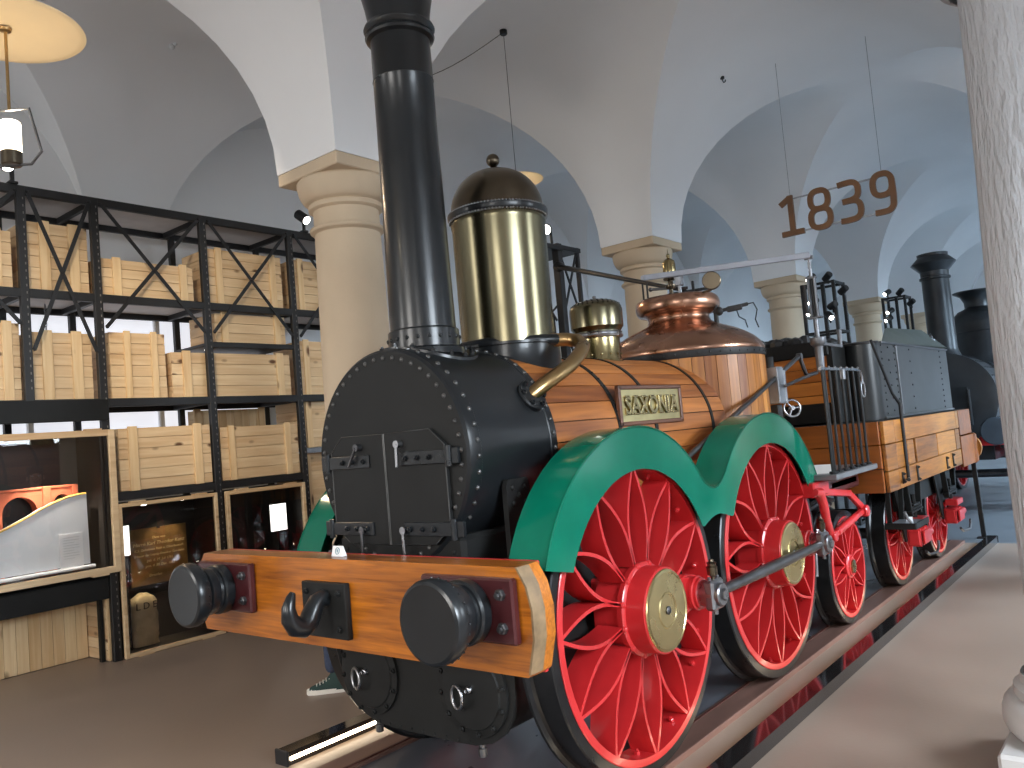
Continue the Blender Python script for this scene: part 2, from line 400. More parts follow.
for xc in (-4.0,.2,4.6):
    wn+=1; f=M()
    for dx in (-.95,0,.95): f.box((xc+dx,Y0+.05,2.35),(.08,.1,3.0),.01)
    for dz in (.85,2.35,3.85): f.box((xc,Y0+.05,dz),(1.98,.1,.08),.01)
    w=struct('window_%d'%wn,f,K['white'])
    p=M(); p.box((xc,Y0+.02,2.35),(1.9,.02,2.95)); obj('pane',p,K['daypane'],w)
    area('daylight',(xc,Y0+.12,2.35),(PI/2-.55,0,0),1.85,2.9,115,(1.0,.955,.90),2.0)
# columns ------------------------------------------------------------
def column(x,y,full,matS,label,matB=None,group='sandstone columns of the arcade',up=0,bs=1.0):
    t=thing('column',label,'column',(x,y,0),group); t['kind']='structure'
    m=M(); m.lathe([(.252,.38),(.245,.5),(.244,.9),(.246,1.3),(.248,1.68),(.241,2.13),(.228,2.58),(.221,2.86),(.214,3.42),(.214,3.30+up)] if up else [(.292,.40),(.288,.9),(.280,1.5),(.272,2.0),(.264,2.6),(.256,3.2),(.253,3.30)],(0,0,0),'z',48)
    obj('shaft',m,matS,t)
    m=M(); m.box((0,0,.06),(.72*bs,.72*bs,.18),.015); obj('plinth',m,matB or matS,t)
    m=M(); m.lathe([(.30,.15)]+[(.325-(1-bs)*.3+.055*cos(a),.235+.085*sin(a)) for a in [-PI/2+PI*i/10 for i in range(11)]]+[(.325,.32),(.325,.36),(.30,.38),(.292,.41)],(0,0,0),'z',48)
    obj('base_torus',m,matB or matS,t)
    m=M(); pr=[(.253,3.29),(.272,3.30)]+[(.262+.028*cos(a),3.325+.022*sin(a)) for a in [-PI/2+PI*i/6 for i in range(7)]]+[(.256,3.36),(.254,3.44),(.256,3.47),(.275,3.475),(.288,3.485),(.288,3.515),(.275,3.525)]
    pr+=[(.28+.085*sin(a),3.53+.16*(1-cos(a))) for a in [PI/2*i/8 for i in range(9)]]+[(.35,3.71)]
    m.lathe([(r_,z_+up*(1-(z_-3.29)/.42)) for r_,z_ in pr],(0,0,0),'z',48); obj('capital',m,matS,t)
    m=M(); m.box((0,0,3.752),(.716,.716,.096),.008); obj('abacus',m,matS,t)
    return t
lab={-1:'sandstone column off to the left of the crate rack',0:'thick pale sandstone column directly behind the black chimney',1:'sandstone column behind the copper dome and lever',2:'sandstone column behind the hanging date numerals',3:'distant sandstone column past the first spotlight cage',4:'farthest sandstone column near the dark chimney in the background'}
for k in range(0,5): column(-2.03,.74+4.6*k,1,K['stone'],lab[k],bs=.7 if k==0 else 1.0)
column(2.478,.80,1,K['limewash'],'rough whitewashed column with round base, nearest to the viewer',K['limebase'],'whitewashed columns beside the aisle',.16,bs=1.0)
column(2.46,5.34,1,K['stone'],'sandstone column across the track from the copper dome',group='right arcade columns')
# track ------------------------------------------------------------
m=M(); m.box((0,-.5,FZ+.004),(1.24,15,.012)); struct('floor_slab',m,K['slab'])
for s in (-1,1):
    m=M(); m.box((s*.718,-.5,-.017),(.155,15,.034),.004); m.box((s*.63,-.5,-.02),(.02,15,.03))
    tag(struct('track_rail',m,K['railst']))
    m=M(); m.box((s*.647,-.5,-.012),(.012,15,.03)); struct('rail_groove',m,K['railside'])
# LED bars ------------------------------------------------------------
def ledbar(s,y0,y1,label):
    t=thing('led_light_bar',label,'floor light',(s*1.065,y0,FZ),'floor light bars along the track')
    m=M(); L=y1-y0
    # channel profile open to the track side
    o=1 if s>0 else -1
    prof=[(o*.05,0),(o*.05,.072),(o*-.05,.072),(o*-.05,.046),(o*-.042,.046),(o*-.042,.022),(o*-.05,.022),(o*-.05,0)]
    m.ext([(p[0],p[1]) for p in prof],0,L,'y')
    obj('housing',m,K['ledtop'],t,20)
    for yy in (0,L):
        c=M(); c.box((0,yy,.037),(.112,.016,.082),.004); obj('end_cap',c,K['black_soft'],t)
    g=M(); g.tube([(o*-.047,.02,.034),(o*-.047,L-.02,.034)],.0105,10); obj('led_tube',g,K['ledglow'],t)
    return t
K['ledtop']=mat('glossy_black_profile',(.012,.011,.011,1),.08,0,.15,3,.03,coat=.5)
ledbar(1,-3.1,7.05,'long glossy black light bar on the floor beside the coupling rod wheels')
ledbar(-1,-.80,7.05,'lit light bar on the floor showing under the buffer beam')
# stanchion at the bar's end
t=thing('stanchion','thin black upright post at the far end of the long light bar','post',(.93,7.35,FZ))
m=M(); m.bar((0,0,.012),(0,-.1,.90),.05,.03,.004); obj('upright',m,K['black_soft'],t)
m=M(); m.box((0,0,.008),(.14,.1,.016),.003); obj('foot',m,K['black_soft'],t)
# ------------------------------------------------------------------ locomotive
LO=thing('steam_locomotive','early steam locomotive with red spoked wheels, green splashers and copper firebox dome','locomotive',(0,0,0))
ZB=1.567
def arcp(cy,cz,r,a0,a1,n): return [(cy+r*cos(a0+(a1-a0)*i/n),cz+r*sin(a0+(a1-a0)*i/n)) for i in range(n+1)]
# smokebox
m=M(); rv=M(); R=.507
m.lathe([(0,-.835),(R-.012,-.835),(R,-.823),(R+.004,-.80),(R+.004,-.755),(R,-.75),(R,-.25),(R+.004,-.245),(R+.004,-.20),(R,-.195),(.40,-.195)],(0,0,ZB),'y',72)
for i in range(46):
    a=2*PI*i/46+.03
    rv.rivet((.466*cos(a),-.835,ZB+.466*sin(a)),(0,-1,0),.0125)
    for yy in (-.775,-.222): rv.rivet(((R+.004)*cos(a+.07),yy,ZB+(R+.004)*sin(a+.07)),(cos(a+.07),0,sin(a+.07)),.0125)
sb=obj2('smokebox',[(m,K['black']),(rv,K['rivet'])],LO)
m=M(); m.lathe([(0,-.8353),(.494,-.8353)],(0,0,ZB),'y',72); obj('front_plate',m,K['black_matt'],sb)
m=M(); m.box((0,-.52,1.0),(.84,.60,.42),.02)
for x in(-.36,-.12,.12,.36): m.rivet((x,-.82,1.14),(0,-1,0),.011)
obj('smokebox_saddle',m,K['black_matt'],LO)
# door leaves
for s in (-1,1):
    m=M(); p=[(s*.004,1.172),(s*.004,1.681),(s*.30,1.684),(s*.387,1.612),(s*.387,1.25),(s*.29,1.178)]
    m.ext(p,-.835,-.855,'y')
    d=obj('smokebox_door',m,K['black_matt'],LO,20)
    e=M(); e.tube([(q[0],-.856,q[1]) for q in p],.0028,5,True); obj('door_edge_highlight',e,K['rivet'],d)  # edge highlight drawn as a thin pale tube round the leaf
    for zc in (1.56,1.245):
        h=M(); h.box((s*.255,-.859,zc),(.30,.012,.062),.003)
        for k in range(3): h.bolt((s*(.145+.075*k),-.865,zc),(0,-1,0),.013)
        h.cyl((s*.412,-.862,zc-.045),(s*.412,-.862,zc+.045),.014,10); h.box((s*.44,-.85,zc),(.05,.02,.07),.003)
        obj('hinge',h,K['black'],d)
    for zc,a in ((1.628,(-.55 if s<0 else -.02)),(1.24,(.0 if s<0 else .05))):
        h=M(); xh=s*.11 if s>0 else -.172
        h.cyl((xh,-.853,zc),(xh,-.885,zc),.018,12); h.bar((xh,-.882,zc),(xh+.11*sin(a),-.885,zc-.105*cos(a)),.014,.010,.003)
        obj('handle',h,K['steel'] if s>0 else K['dark_steel'],d)
# chimney
m=M(); m.lathe([(.205,2.045),(.20,2.075),(.178,2.085),(.176,2.17),(.168,2.178),(.163,2.18),(.157,2.7),(.152,3.2),(.1515,3.44),(.1545,3.445),(.152,3.45),(.1505,3.655)],(0,-.54,0),'z',56)
m.lathe([(.150,3.65),(.170,3.66),(.176,3.672),(.170,3.685),(.163,3.69),(.175,3.70),(.181,3.714),(.175,3.728),(.156,3.735),(.156,3.75),(.172,3.86),(.21,4.0),(.235,4.06),(.24,4.09),(.225,4.095),(.14,3.7),(.14,3.5)],(0,-.54,0),'z',56)
for i in range(20):
    a=2*PI*i/20; m.rivet((.177*cos(a),-.54+.177*sin(a),2.13),(cos(a),sin(a),0),.011)
obj('chimney',m,K['black'],LO)
m=M(); rows=[]
for k,rr in enumerate((.15,.27)):
    row=[]
    for i in range(40):
        a=2*PI*i/40;x=rr*cos(a);row.append((x,-.54+rr*.92*sin(a),ZB+sqrt((R+.012)**2-x*x)))
    rows.append(row)
rows.append([(x,y,z-.02) for x,y,z in rows[1]]); m.grid(rows,True)
for i in range(16):
    a=2*PI*i/16+.1;x=.245*cos(a); z=ZB+sqrt((R+.012)**2-x*x); m.bolt((x,-.54+.225*sin(a),z),(x/R,0,(z-ZB)/R),.013)
obj('chimney_flange',m,K['black'],LO)
# boiler lagging
m=M(); nst=30; Rb=.49
for i in range(nst):
    a0=2*PI*i/nst+.006;a1=2*PI*(i+1)/nst-.006; rows=[]
    for y in (-.2,.78,1.76):
        row=[]
        for k in range(5):
            a=a0+(a1-a0)*k/4; row.append((Rb*cos(a),y,ZB+Rb*sin(a)))
        row+=[((Rb-.02)*cos(a1),y,ZB+(Rb-.02)*sin(a1)),((Rb-.02)*cos(a0),y,ZB+(Rb-.02)*sin(a0))]
        rows.append(row)
    m.grid(rows,True)
obj('boiler_lagging',m,K['lag'],LO,30)
m=M(); m.lathe([(.474,-.2),(.474,1.76)],(0,0,ZB),'y',48); obj('boiler_barrel',m,K['black_matt'],LO)
for y in (.42,.81,1.55):
    m=M(); m.lathe([(.488,y-.017),(.4965,y-.015),(.4965,y+.015),(.488,y+.017)],(0,0,ZB),'y',64)
    if y==.42:
        for k in range(9):
            a=-.05+.11*k
            for dy in (-.035,): m.rivet((.4965*cos(a),y,ZB+.4965*sin(a)),(cos(a),0,sin(a)),.009)
    obj('boiler_band',m,K['black_matt'],LO)
# steam dome
YD=.12
m=M(); m.lathe([(.262,2.115),(.262,2.30),(.264,2.79),(.268,2.80),(.268,2.83),(.262,2.84)],(0,YD,0),'z',56); obj('steam_dome',m,K['brass'],LO)
m=M(); m.lathe([(.262,2.835),(.280,2.838),(.284,2.848),(.284,2.868),(.270,2.872)],(0,YD,0),'z',56); obj('dome_band',m,K['black'],LO)
for zz in (2.833,2.875):
    m=M()
    for i in range(90):
        a=2*PI*i/90; m.sph((.275*cos(a),YD+.275*sin(a),zz),.0058,6,4)
    m.lathe([(.270,zz-.004),(.276,zz),(.270,zz+.004)],(0,YD,0),'z',40); obj('rope_moulding',m,K['steel'],LO)
m=M(); m.lathe([(.268,2.872)]+[(.262*cos(a)**.9 if a<1.56 else 0,2.88+.245*sin(a)) for a in [PI/2*i/14 for i in range(15)]],(0,YD,0),'z',56); obj('dome_cap',m,K['brass_old'],LO)
m=M(); m.lathe([(.022,3.118),(.014,3.124),(.012,3.14),(.02,3.148)],(0,YD,0),'z',16); m.sph((0,YD,3.182),.038,20,12); obj('dome_finial',m,K['brass_old'],LO)
m=M(); rows=[]
for f_ in range(3):
    row=[]
    for i in range(48):
        a=2*PI*i/48; x=.285*cos(a);y=YD+.285*sin(a); zb=ZB+sqrt(.49**2-x*x)-.01
        if f_==0: x*=1.06; y=YD+(y-YD)*1.06; zb=ZB+sqrt(.49**2-x*x)-.01
        row.append((x,y,[zb,zb+.02,2.105][f_]))
    rows.append(row)
m.grid(rows,True); m.lathe([(.285,2.10),(.292,2.105),(.292,2.118),(.255,2.122)],(0,YD,0),'z',48); obj('dome_saddle',m,K['black'],LO)
# safety valve dome
YS=1.035
m=M(); m.lathe([(.16,2.02),(.145,2.05),(.139,2.06),(.139,2.195)],(0,YS,0),'z',40)
for i in range(14):
    a=2*PI*i/14; m.rivet((.14*cos(a),YS+.14*sin(a),2.085),(cos(a),sin(a),0),.008)
obj('valve_base',m,K['gold'],LO)
m=M(); m.lathe([(.139,2.19),(.16,2.197),(.164,2.205),(.16,2.213),(.148,2.216),(.15,2.222),(.16,2.228),(.15,2.236)],(0,YS,0),'z',40); obj('valve_ring',m,K['steel'],LO)
m=M(); m.lathe([(.148,2.232),(.155,2.245),(.170,2.265),(.172,2.375),(.168,2.392)],(0,YS,0),'z',44); cap=obj('valve_cover',m,K['brass'],LO)
m=M(); dome=[(.168*cos(a),2.39+.062*sin(a)) for a in [PI/2*i/8 for i in range(9)]]; dome[-1]=(0,dome[-1][1]); m.lathe(dome,(0,YS,0),'z',40)
obj('perforated_top',m,K['brass'],cap)
m=M()
for k,rr in enumerate((.155,.138,.12,.10,.08,.058,.034)):
    n=max(5,int(rr*190)); z=2.39+.062*sqrt(1-(rr/.168)**2)
    for i in range(n):
        a=2*PI*(i+.5*(k%2))/n; m.sph((rr*cos(a),YS+rr*sin(a),z-.0005),.0074,6,4,(1,1,.22))
obj('vent_holes',m,K['black_matt'],cap)
m=M(); m.lathe([(.012,2.448),(.01,2.456),(.014,2.464),(.012,2.474),(0,2.478)],(0,YS,0),'z',12); obj('valve_knob',m,K['steel'],LO)
# firebox
YF=2.17; RF=.592
m=M(); nst=44
for i in range(nst):
    a0=2*PI*i/nst+.003;a1=2*PI*(i+1)/nst-.003
    rows=[[(RF*cos(a0),YF+RF*sin(a0),z),(RF*cos((a0+a1)/2)*1.001,YF+RF*sin((a0+a1)/2)*1.001,z),(RF*cos(a1),YF+RF*sin(a1),z),((RF-.02)*cos(a1),YF+(RF-.02)*sin(a1),z),((RF-.02)*cos(a0),YF+(RF-.02)*sin(a0),z)] for z in (1.0,1.5,2.055)]
    m.grid(rows,True)
obj('firebox_lagging',m,K['fbwood'],LO,25)
m=M(); m.lathe([(.57,.75),(.575,2.05)],(0,YF,0),'z',40); obj('firebox_shell',m,K['black_matt'],LO)
m=M(); m.lathe([(RF-.02,2.045),(RF+.006,2.047),(RF+.01,2.055),(RF+.01,2.095),(RF+.002,2.10),(RF-.03,2.10)],(0,YF,0),'z',64)
for i in range(48):
    a=2*PI*i/48; m.rivet(((RF+.01)*cos(a),YF+(RF+.01)*sin(a),2.075),(cos(a),sin(a),0),.0075)
obj('firebox_ring',m,K['black_soft'],LO)
m=M(); pr=[(RF+.004,2.098),(RF+.008,2.112),(RF-.002,2.135),(.570,2.165),(.535,2.20),(.48,2.238),(.41,2.274),(.335,2.303),(.275,2.327),(.240,2.350),(.227,2.378),(.228,2.40),(.25,2.418)]
pr+=[(.268+.046*cos(a),2.482+.066*sin(a)) for a in [-1.15+2.75*i/12 for i in range(13)]]+[(.20,2.556),(0,2.56)]
m.lathe(pr,(0,YF,0),'z',64); obj('firebox_dome',m,K['copper'],LO,50)
m=M(); 
for a,(r0,r1,z0,z1) in ((-1.95,(.52,.30,2.192,2.31)),):
    pass
m.tube([((r)*cos(-2.05),YF+r*sin(-2.05),z) for r,z in ((.568,2.168),(.535,2.202),(.48,2.241),(.41,2.277),(.335,2.306),(.275,2.33),(.242,2.353),(.230,2.385))],.0055,6)
obj('dome_seam',m,K['copper'],LO)
# fittings on the copper dome
m=M(); m.lathe([(.032,2.555),(.032,2.575),(.016,2.58),(.016,2.61),(.034,2.615),(.040,2.63),(.040,2.645),(.02,2.65),(.02,2.675),(.05,2.68),(.053,2.695),(.02,2.70)],(0,2.10,0),'z',18); obj('whistle_base',m,K['brass_old'],LO)
m=M(); m.lathe([(.047,2.705),(.049,2.715),(.049,2.80),(.043,2.825),(.022,2.842),(.01,2.848),(.013,2.858),(.015,2.868),(.010,2.878),(.003,2.885),(.002,2.915),(0,2.92)],(0,2.10,0),'z',20); obj('whistle_bell',m,K['gold'],LO)
m=M(); m.cyl((0,2.10,2.62),(-.13,2.02,2.625),.011,8); m.sph((-.13,2.02,2.625),.017,8,6); m.cyl((0,2.10,2.62),(.10,2.17,2.61),.011,8); obj('whistle_handle',m,K['dark_steel'],LO)
m=M(); m.bar((-.12,1.917,2.702),(.94,2.415,2.712),.026,.042,.004); m.cyl((-.12,1.90,2.702),(-.12,1.94,2.702),.018,10)
obj('safety_lever',m,K['mesh'],LO)
m=M(); m.cyl((.109,2.025,2.55),(.109,2.025,2.63),.014,10); m.box((.109,2.025,2.645),(.05,.05,.07),.006); m.cyl((.075,2.02,2.675),(.14,2.03,2.675),.01,8); obj('lever_pivot',m,K['galv'],LO)
m=M(); 
for dx in (-.018,.018): m.bar((-.12+dx,1.92,2.50),(-.12+dx,1.92,2.66),.012,.012,.002)
obj('lever_guide',m,K['black_soft'],LO)
m=M(); m.tube([(.22,2.08,2.53),(.29,2.05,2.535),(.345,2.03,2.535),(.362,2.02,2.56)],.010,8); m.lathe([(0,-.018),(.060,-.018),(.066,-.012),(.066,.012),(.055,.016),(0,.016)],(.365,2.02,2.60),'y',28,rot=Matrix.Rotation(.35,3,'Z')); obj('pressure_gauge',m,K['brass_old'],LO)
m=M(); m.cyl((.29,2.20,2.28),(.29,2.20,2.46),.018,8); m.bar((.27,2.20,2.395),(.50,2.30,2.43),.03,.024,.004); m.sph((.31,2.21,2.40),.034,8,6); m.bar((.36,2.235,2.405),(.46,2.28,2.415),.04,.04,.006)
m.tube([(.42,2.27,2.40),(.43,2.28,2.345),(.47,2.29,2.315),(.475,2.31,2.26)],.005,6)
m.tube([(.50,2.30,2.43),(.535,2.31,2.435),(.555,2.32,2.38),(.535,2.32,2.31),(.55,2.33,2.25)],.005,6); obj('regulator_valve',m,K['black_soft'],LO)
m=M(); m.bar((-.05,2.15,2.585),(.22,2.27,2.595),.02,.02,.004); m.sph((.05,2.2,2.6),.025,8,6); m.bar((.13,2.2,2.56),(.13,2.2,2.66),.018,.018,.003); obj('dome_lever',m,K['black_soft'],LO)
# nameplate
m=M(); yc,zc,xp=.775,1.732,.488; w,h=.36,.113
for sy in(-1,1): m.box((xp,yc+sy*(w-.012),zc),(.03,.024,h*2),.005)
for sz in(-1,1): m.box((xp,yc,zc+sz*(h-.012)),(.03,w*2,.024),.005)
m.box((xp-.01,yc,zc),(.012,w*2-.02,h*2-.02))
fr=obj('nameplate_frame',m,K['framewood'],LO)
m=M(); m.box((xp-.001,yc,zc),(.008,w*2-.046,h*2-.046)); pl=obj('nameplate',m,K['platebrass'],fr)
mt=Matrix(((0,0,1,xp+.0035),(1,0,0,yc),(0,1,0,zc-.048),(0,0,0,1)))
m=text_m('SAXONIA',.138,.007,mt,bev=.0045,sx=1.0); obj('nameplate_lettering',m,K['gold'],fr,30)
m=M()
for k,c_ in enumerate((-.272,-.180,-.088,.005,.097,.178,.262)):
    for sz in (-1,1): m.box((xp+.007,yc+c_,zc-.048+(0.0 if sz<0 else .097)),(.012,.05,.012),.003)
obj('lettering_serif',m,K['gold'],fr,30)
for yy in (yc-.2,yc+.2):
    m=M(); m.bar((.42,yy,zc-.03),(xp-.016,yy,zc-.09),.03,.012,.002); obj('plate_bracket',m,K['black_soft'],LO)
# steam pipe
m=M(); m.tube([(.44,-.30,1.80),(.475,-.265,1.835),(.50,-.14,1.90),(.50,-.02,1.95),(.485,.10,2.015),(.45,.19,2.065),(.39,.235,2.10),(.33,.215,2.115),(.27,.165,2.118),(.235,.11,2.118)],.037,14); obj('steam_pipe',m,K['bronze'],LO,60)
q=V((.86,-.08,.5)).normalized()
m=M(); m.cylb(V((.432,-.30,1.79)),V((.432,-.30,1.79))+.045*q,.082,.008,20)
for i in range(6):
    a=2*PI*i/6; u=q.orthogonal().normalized(); w_=q.cross(u); m.bolt(V((.432,-.30,1.79))+.045*q+.063*(u*cos(a)+w_*sin(a)),q,.014)
obj('pipe_flange',m,K['black'],LO)
m=M(); m.tube([(.30,.19,2.118),(.22,.02,2.118),(.06,-.13,2.118),(-.10,-.15,2.115)],.032,12); obj('steam_pipe',m,K['black'],LO,60)
# bracket plate on the smokebox side
BY=-.625
m=M(); m.ext([(BY,.86),(BY,1.40),(BY+.015,1.43),(BY+.15,1.43),(BY+.165,1.40),(BY+.165,.86)],.495,.522,'x')
for yy,zz in ((.04,1.39),(.125,1.39),(.083,1.355),(.04,1.32),(.125,1.32)): m.rivet((.522,BY+yy,zz),(1,0,0),.014)
obj('frame_bracket',m,K['black_matt'],LO)
# frames
for s in(-1,1):
    m=M(); fx=.545 if s>0 else .45; m.ext([(-1.02,.72),(-1.02,1.10),(-.2,1.10),(0.,.95),(3.22,.95),(3.22,.62),(.2,.62)],s*fx,s*(fx+.03),'x'); obj('main_frame',m,K['black_matt'],LO)
    m=M()
    for y in (0,1.604): m.box((s*.585,y,.75),(.08,.24,.30),.01)
    m.box((s*.585,2.97,.45),(.08,.2,.5),.01)
    obj('axle_box',m,K['red'],LO)
    m=M(); m.tube([(s*.60,2.6,.88),(s*.61,2.8,.915),(s*.61,2.97,.925),(s*.61,3.14,.915),(s*.60,3.34,.88)],.02,8); m.tube([(s*.60,2.68,.86),(s*.61,2.97,.895),(s*.60,3.26,.86)],.02,8); obj('leaf_spring',m,K['dark_steel'],LO)
# splashers
def fo(n=40):
    P=[]
    for i in range(n+1):
        a=math.radians(161-(161-38)*i/n); P.append((.805*cos(a)*(1+.045*max(0,-cos(a))**.5 if cos(a)<0 else 1),.81+.805*sin(a)))
    A=P[-1]; B=(.79,1.238)
    a2=math.radians(139); C2=(1.603+.88*cos(a2),.745+.88*sin(a2))
    for i in range(1,13):
        t=i/13; P.append(((1-t)**2*A[0]+2*t*(1-t)*.785+t*t*C2[0],(1-t)**2*A[1]+2*t*(1-t)*1.172+t*t*C2[1]))
    for i in range(n+1):
        a=a2+(math.radians(24.5)-a2)*i/n; P.append((1.603+.88*cos(a),.745+.88*sin(a)))
    return P
def fi(N):
    P=[]
    n=44
    for i in range(n+1):
        a=math.radians(154-(154-27.5)*i/n); P.append((.674*cos(a),.736+.674*sin(a)))
    for i in range(1,7):
        t=i/7; P.append((.60+(.98-.60)*t,1.047+.05*sin(PI*t)))
    for i in range(n+1):
        a=math.radians(152.5-(152.5-28)*i/n); P.append((1.603+.70*cos(a),.735+.70*sin(a)))
    return P
def resamp(P,n):
    L=[0]
    for a,b in zip(P,P[1:]): L.append(L[-1]+sqrt((a[0]-b[0])**2+(a[1]-b[1])**2))
    out=[];j=0
    for i in range(n):
        d=L[-1]*i/(n-1)
        while j<len(L)-2 and L[j+1]<d:j+=1
        t=(d-L[j])/max(1e-9,L[j+1]-L[j]); out.append((P[j][0]+(P[j+1][0]-P[j][0])*t,P[j][1]+(P[j+1][1]-P[j][1])*t))
    return out
for s in (-1,1):
    O=fo();I=fi(len(O)); k=None
    O=resamp(O,121)
    I2=resamp(I,121)
    m=M(); m.ringplate(O,I2,'x',s*.826,s*.832); sp=obj('splasher_face',m,K['green'],LO,25)
    Oi=[]
    for i,p in enumerate(O):
        a=O[max(0,i-1)];b=O[min(len(O)-1,i+1)]; d=(b[0]-a[0],b[1]-a[1]); L=sqrt(d[0]**2+d[1]**2); Oi.append((p[0]+d[1]/L*.006,p[1]-d[0]/L*.006))
    m=M(); m.ringplate(O,Oi,'x',s*.632,s*.832); obj('splasher_top',m,K['green'],LO,40)
    m=M(); m.tube([(s*.832,p[0],p[1]) for p in O],.0045,6); obj('splasher_edge',m,K['green'],sp,60)
    m=M()
    for y in (-.55,.8,2.25): m.bar((s*.56,y,.90),(s*.70,y,1.16 if y!=.8 else 1.15),.03,.03,.004)
    obj('splasher_stay',m,K['black_matt'],LO)
# wheels
def wheel(parent,x,y,r,s,npet,hubr,hubx,big,phase=0.,crank=None):
    """x = outer face of tyre; built for side s at (x*s, y, r)"""
    w=thing('wheel',None,None,(s*x,y,r),parent=parent)
    for k_ in ('label','category'): 
        if k_ in w: del w[k_]
    L=lambda prof,n=64:[(a,s*b) for a,b in prof]
    ri=r-.05 if big else r-.045
    m=M(); m.lathe(L([(ri,0),(r-.006,0),(r,-.006),(r+.002,-.11),(r+.012,-.122),(r+.032,-.128),(r+.034,-.14),(r+.02,-.15),(ri,-.15),(ri,0)]),(0,0,0),'x',72); obj('tyre',m,K['tyre'],w,30)
    rr=ri-.035 if big else ri-.03
    m=M(); m.lathe(L([(ri,.004),(ri-.004,.007),(rr,.007),(rr,-.02),(rr+.004,-.145),(ri,-.148),(ri,.004)]),(0,0,0),'x',72)
    if big:
        for i in range(24):
            a=2*PI*(i+.5)/24
            m.bolt((s*-.06,(rr-.002)*cos(a),(rr-.002)*sin(a)),(0,-cos(a),-sin(a)),.014,.014)
    obj('rim',m,K['red'],w,30)
    # inner stiffening plate ring
    th=.017 if big else .011
    for k in range(npet):
        a=2*PI*k/npet+phase; m=M(); rows=[]
        for sd in (-1,1):
            pts=[]
            for i in range(13):
                t=i/12; rad=hubr*1.02+(rr+.006-hubr*1.02)*t
                hw=(hubr*1.02*math.tan(PI/npet)*.93)*(1-t)+.006*t+ (.047 if big else .016)*sin(PI*t)**1.0*(1+.2*(1-t))
                pts.append((rad,sd*hw))
            for q0,q1 in ((0,1),):
                rw=[]
                for i,(rad,hw) in enumerate(pts):
                    c0=[]
                    for dx,dw in ((0,-th/2),(0,th/2),(-.13,th/2),(-.13,-th/2)):
                        u=rad;vv=hw+dw
                        c0.append((s*(dx+(.004 if dx==0 else 0)+ (hubx-x-.10)*0*(1-i/12)),u*cos(a)-vv*sin(a),u*sin(a)+vv*cos(a)))
                    rw.append(c0)
                m.grid(rw,True)
        obj('spoke',m,K['red'],w,40)
    m=M(); hb=hubx-x
    m.lathe(L([(0,-.15),(hubr,-.15),(hubr,-.02),(hubr+.012,-.015),(hubr+.014,.012),(hubr+.004,.02),(hubr*.99,.022),(hubr*.97,hb-.006),(hubr*.95,hb),(0,hb)]),(0,0,0),'x',44)
    if big:
        for k in range(npet):
            a=2*PI*(k+.5)/npet+phase; m.sph((s*.012,hubr*1.03*cos(a),hubr*1.03*sin(a)),.016,8,6)
    hub=obj('hub',m,K['red'],w,30)
    m=M()
    if big:
        m.lathe(L([(.002,hb-.004),(.187,hb-.004),(.19,hb+.002),(.187,hb+.008),(.176,hb+.010),(.172,hb+.006),(.085,hb+.008),(.081,hb+.013),(.075,hb+.013),(.071,hb+.008),(.0,hb+.008)]),(0,0,0),'x',56); cap=obj('hub_cap',m,K['capbrass'],w,25)
        m=M(); m.lathe(L([(.02,hb+.006),(.02,hb+.014),(.012,hb+.02),(.0,hb+.024)]),(0,0,0),'x',10); obj('axle_nut',m,K['dark_steel'],w)
    else:
        m.lathe(L([(.035,hb-.002),(.05,hb),(.05,hb+.012),(.03,hb+.016),(0,hb+.017)]),(0,0,0),'x',24); obj('axle_end',m,K['gold'],w)
    if crank:
        cr,ang=crank; c=(cr*cos(ang),cr*sin(ang)); m=M()
        m.lathe(L([(.088,-.13),(.088,.02),(.08,.028),(.082,.07),(.086,.075),(.086,.085),(.078,.09),(.078,.105),(0,.105)]),(0,c[0],c[1]),'x',28)
        m.ext([(0.10*cos(ang)-.10*sin(ang)*z_,.10*sin(ang)+.10*cos(ang)*z_) for z_ in (-1,)]+[(cr*cos(ang)+.085*sin(ang),cr*sin(ang)-.085*cos(ang)),(cr*cos(ang)-.085*sin(ang),cr*sin(ang)+.085*cos(ang)),(0.10*cos(ang)-.10*sin(ang),.10*sin(ang)+.10*cos(ang))][:3],s*-.12,s*.045,'x') if False else None
        for (u0,u1,wd) in ((.12,cr,.075),):
            A=(u0*cos(ang),u0*sin(ang)); 
            p=[(A[0]+.12*sin(ang),A[1]-.12*cos(ang)),(c[0]+wd*sin(ang),c[1]-wd*cos(ang)),(c[0]-wd*sin(ang),c[1]+wd*cos(ang)),(A[0]-.12*sin(ang),A[1]+.12*cos(ang))]
            m.ext(p,s*-.12,s*.05,'x')
        obj('crank_boss',m,K['red'],w,30)
        m=M(); m.cylb((s*.10,c[0],c[1]),(s*.185,c[0],c[1]),.066,.005,28); obj('crank_pin',m,K['steel'],w)
    return w

CR=.40; CA=math.radians(-.5)
for s in (1,-1):
    for y,ph in ((0,-.02),(1.604,-.09)):
        wheel(LO,.785 if s>0 else .70,y,.75,s,12,.205,.905 if s>0 else .82,True,ph,(CR,CA if s>0 else CA+PI/2))
    wheel(LO,.785,2.985,.42,s,8,.075,.815,False,.2)
for y,r in ((0,.75),(1.604,.75),(2.985,.42)):
    m=M(); m.cyl((-.65,y,r),(.65,y,r),.065,20); obj('axle',m,K['dark_steel'],LO)
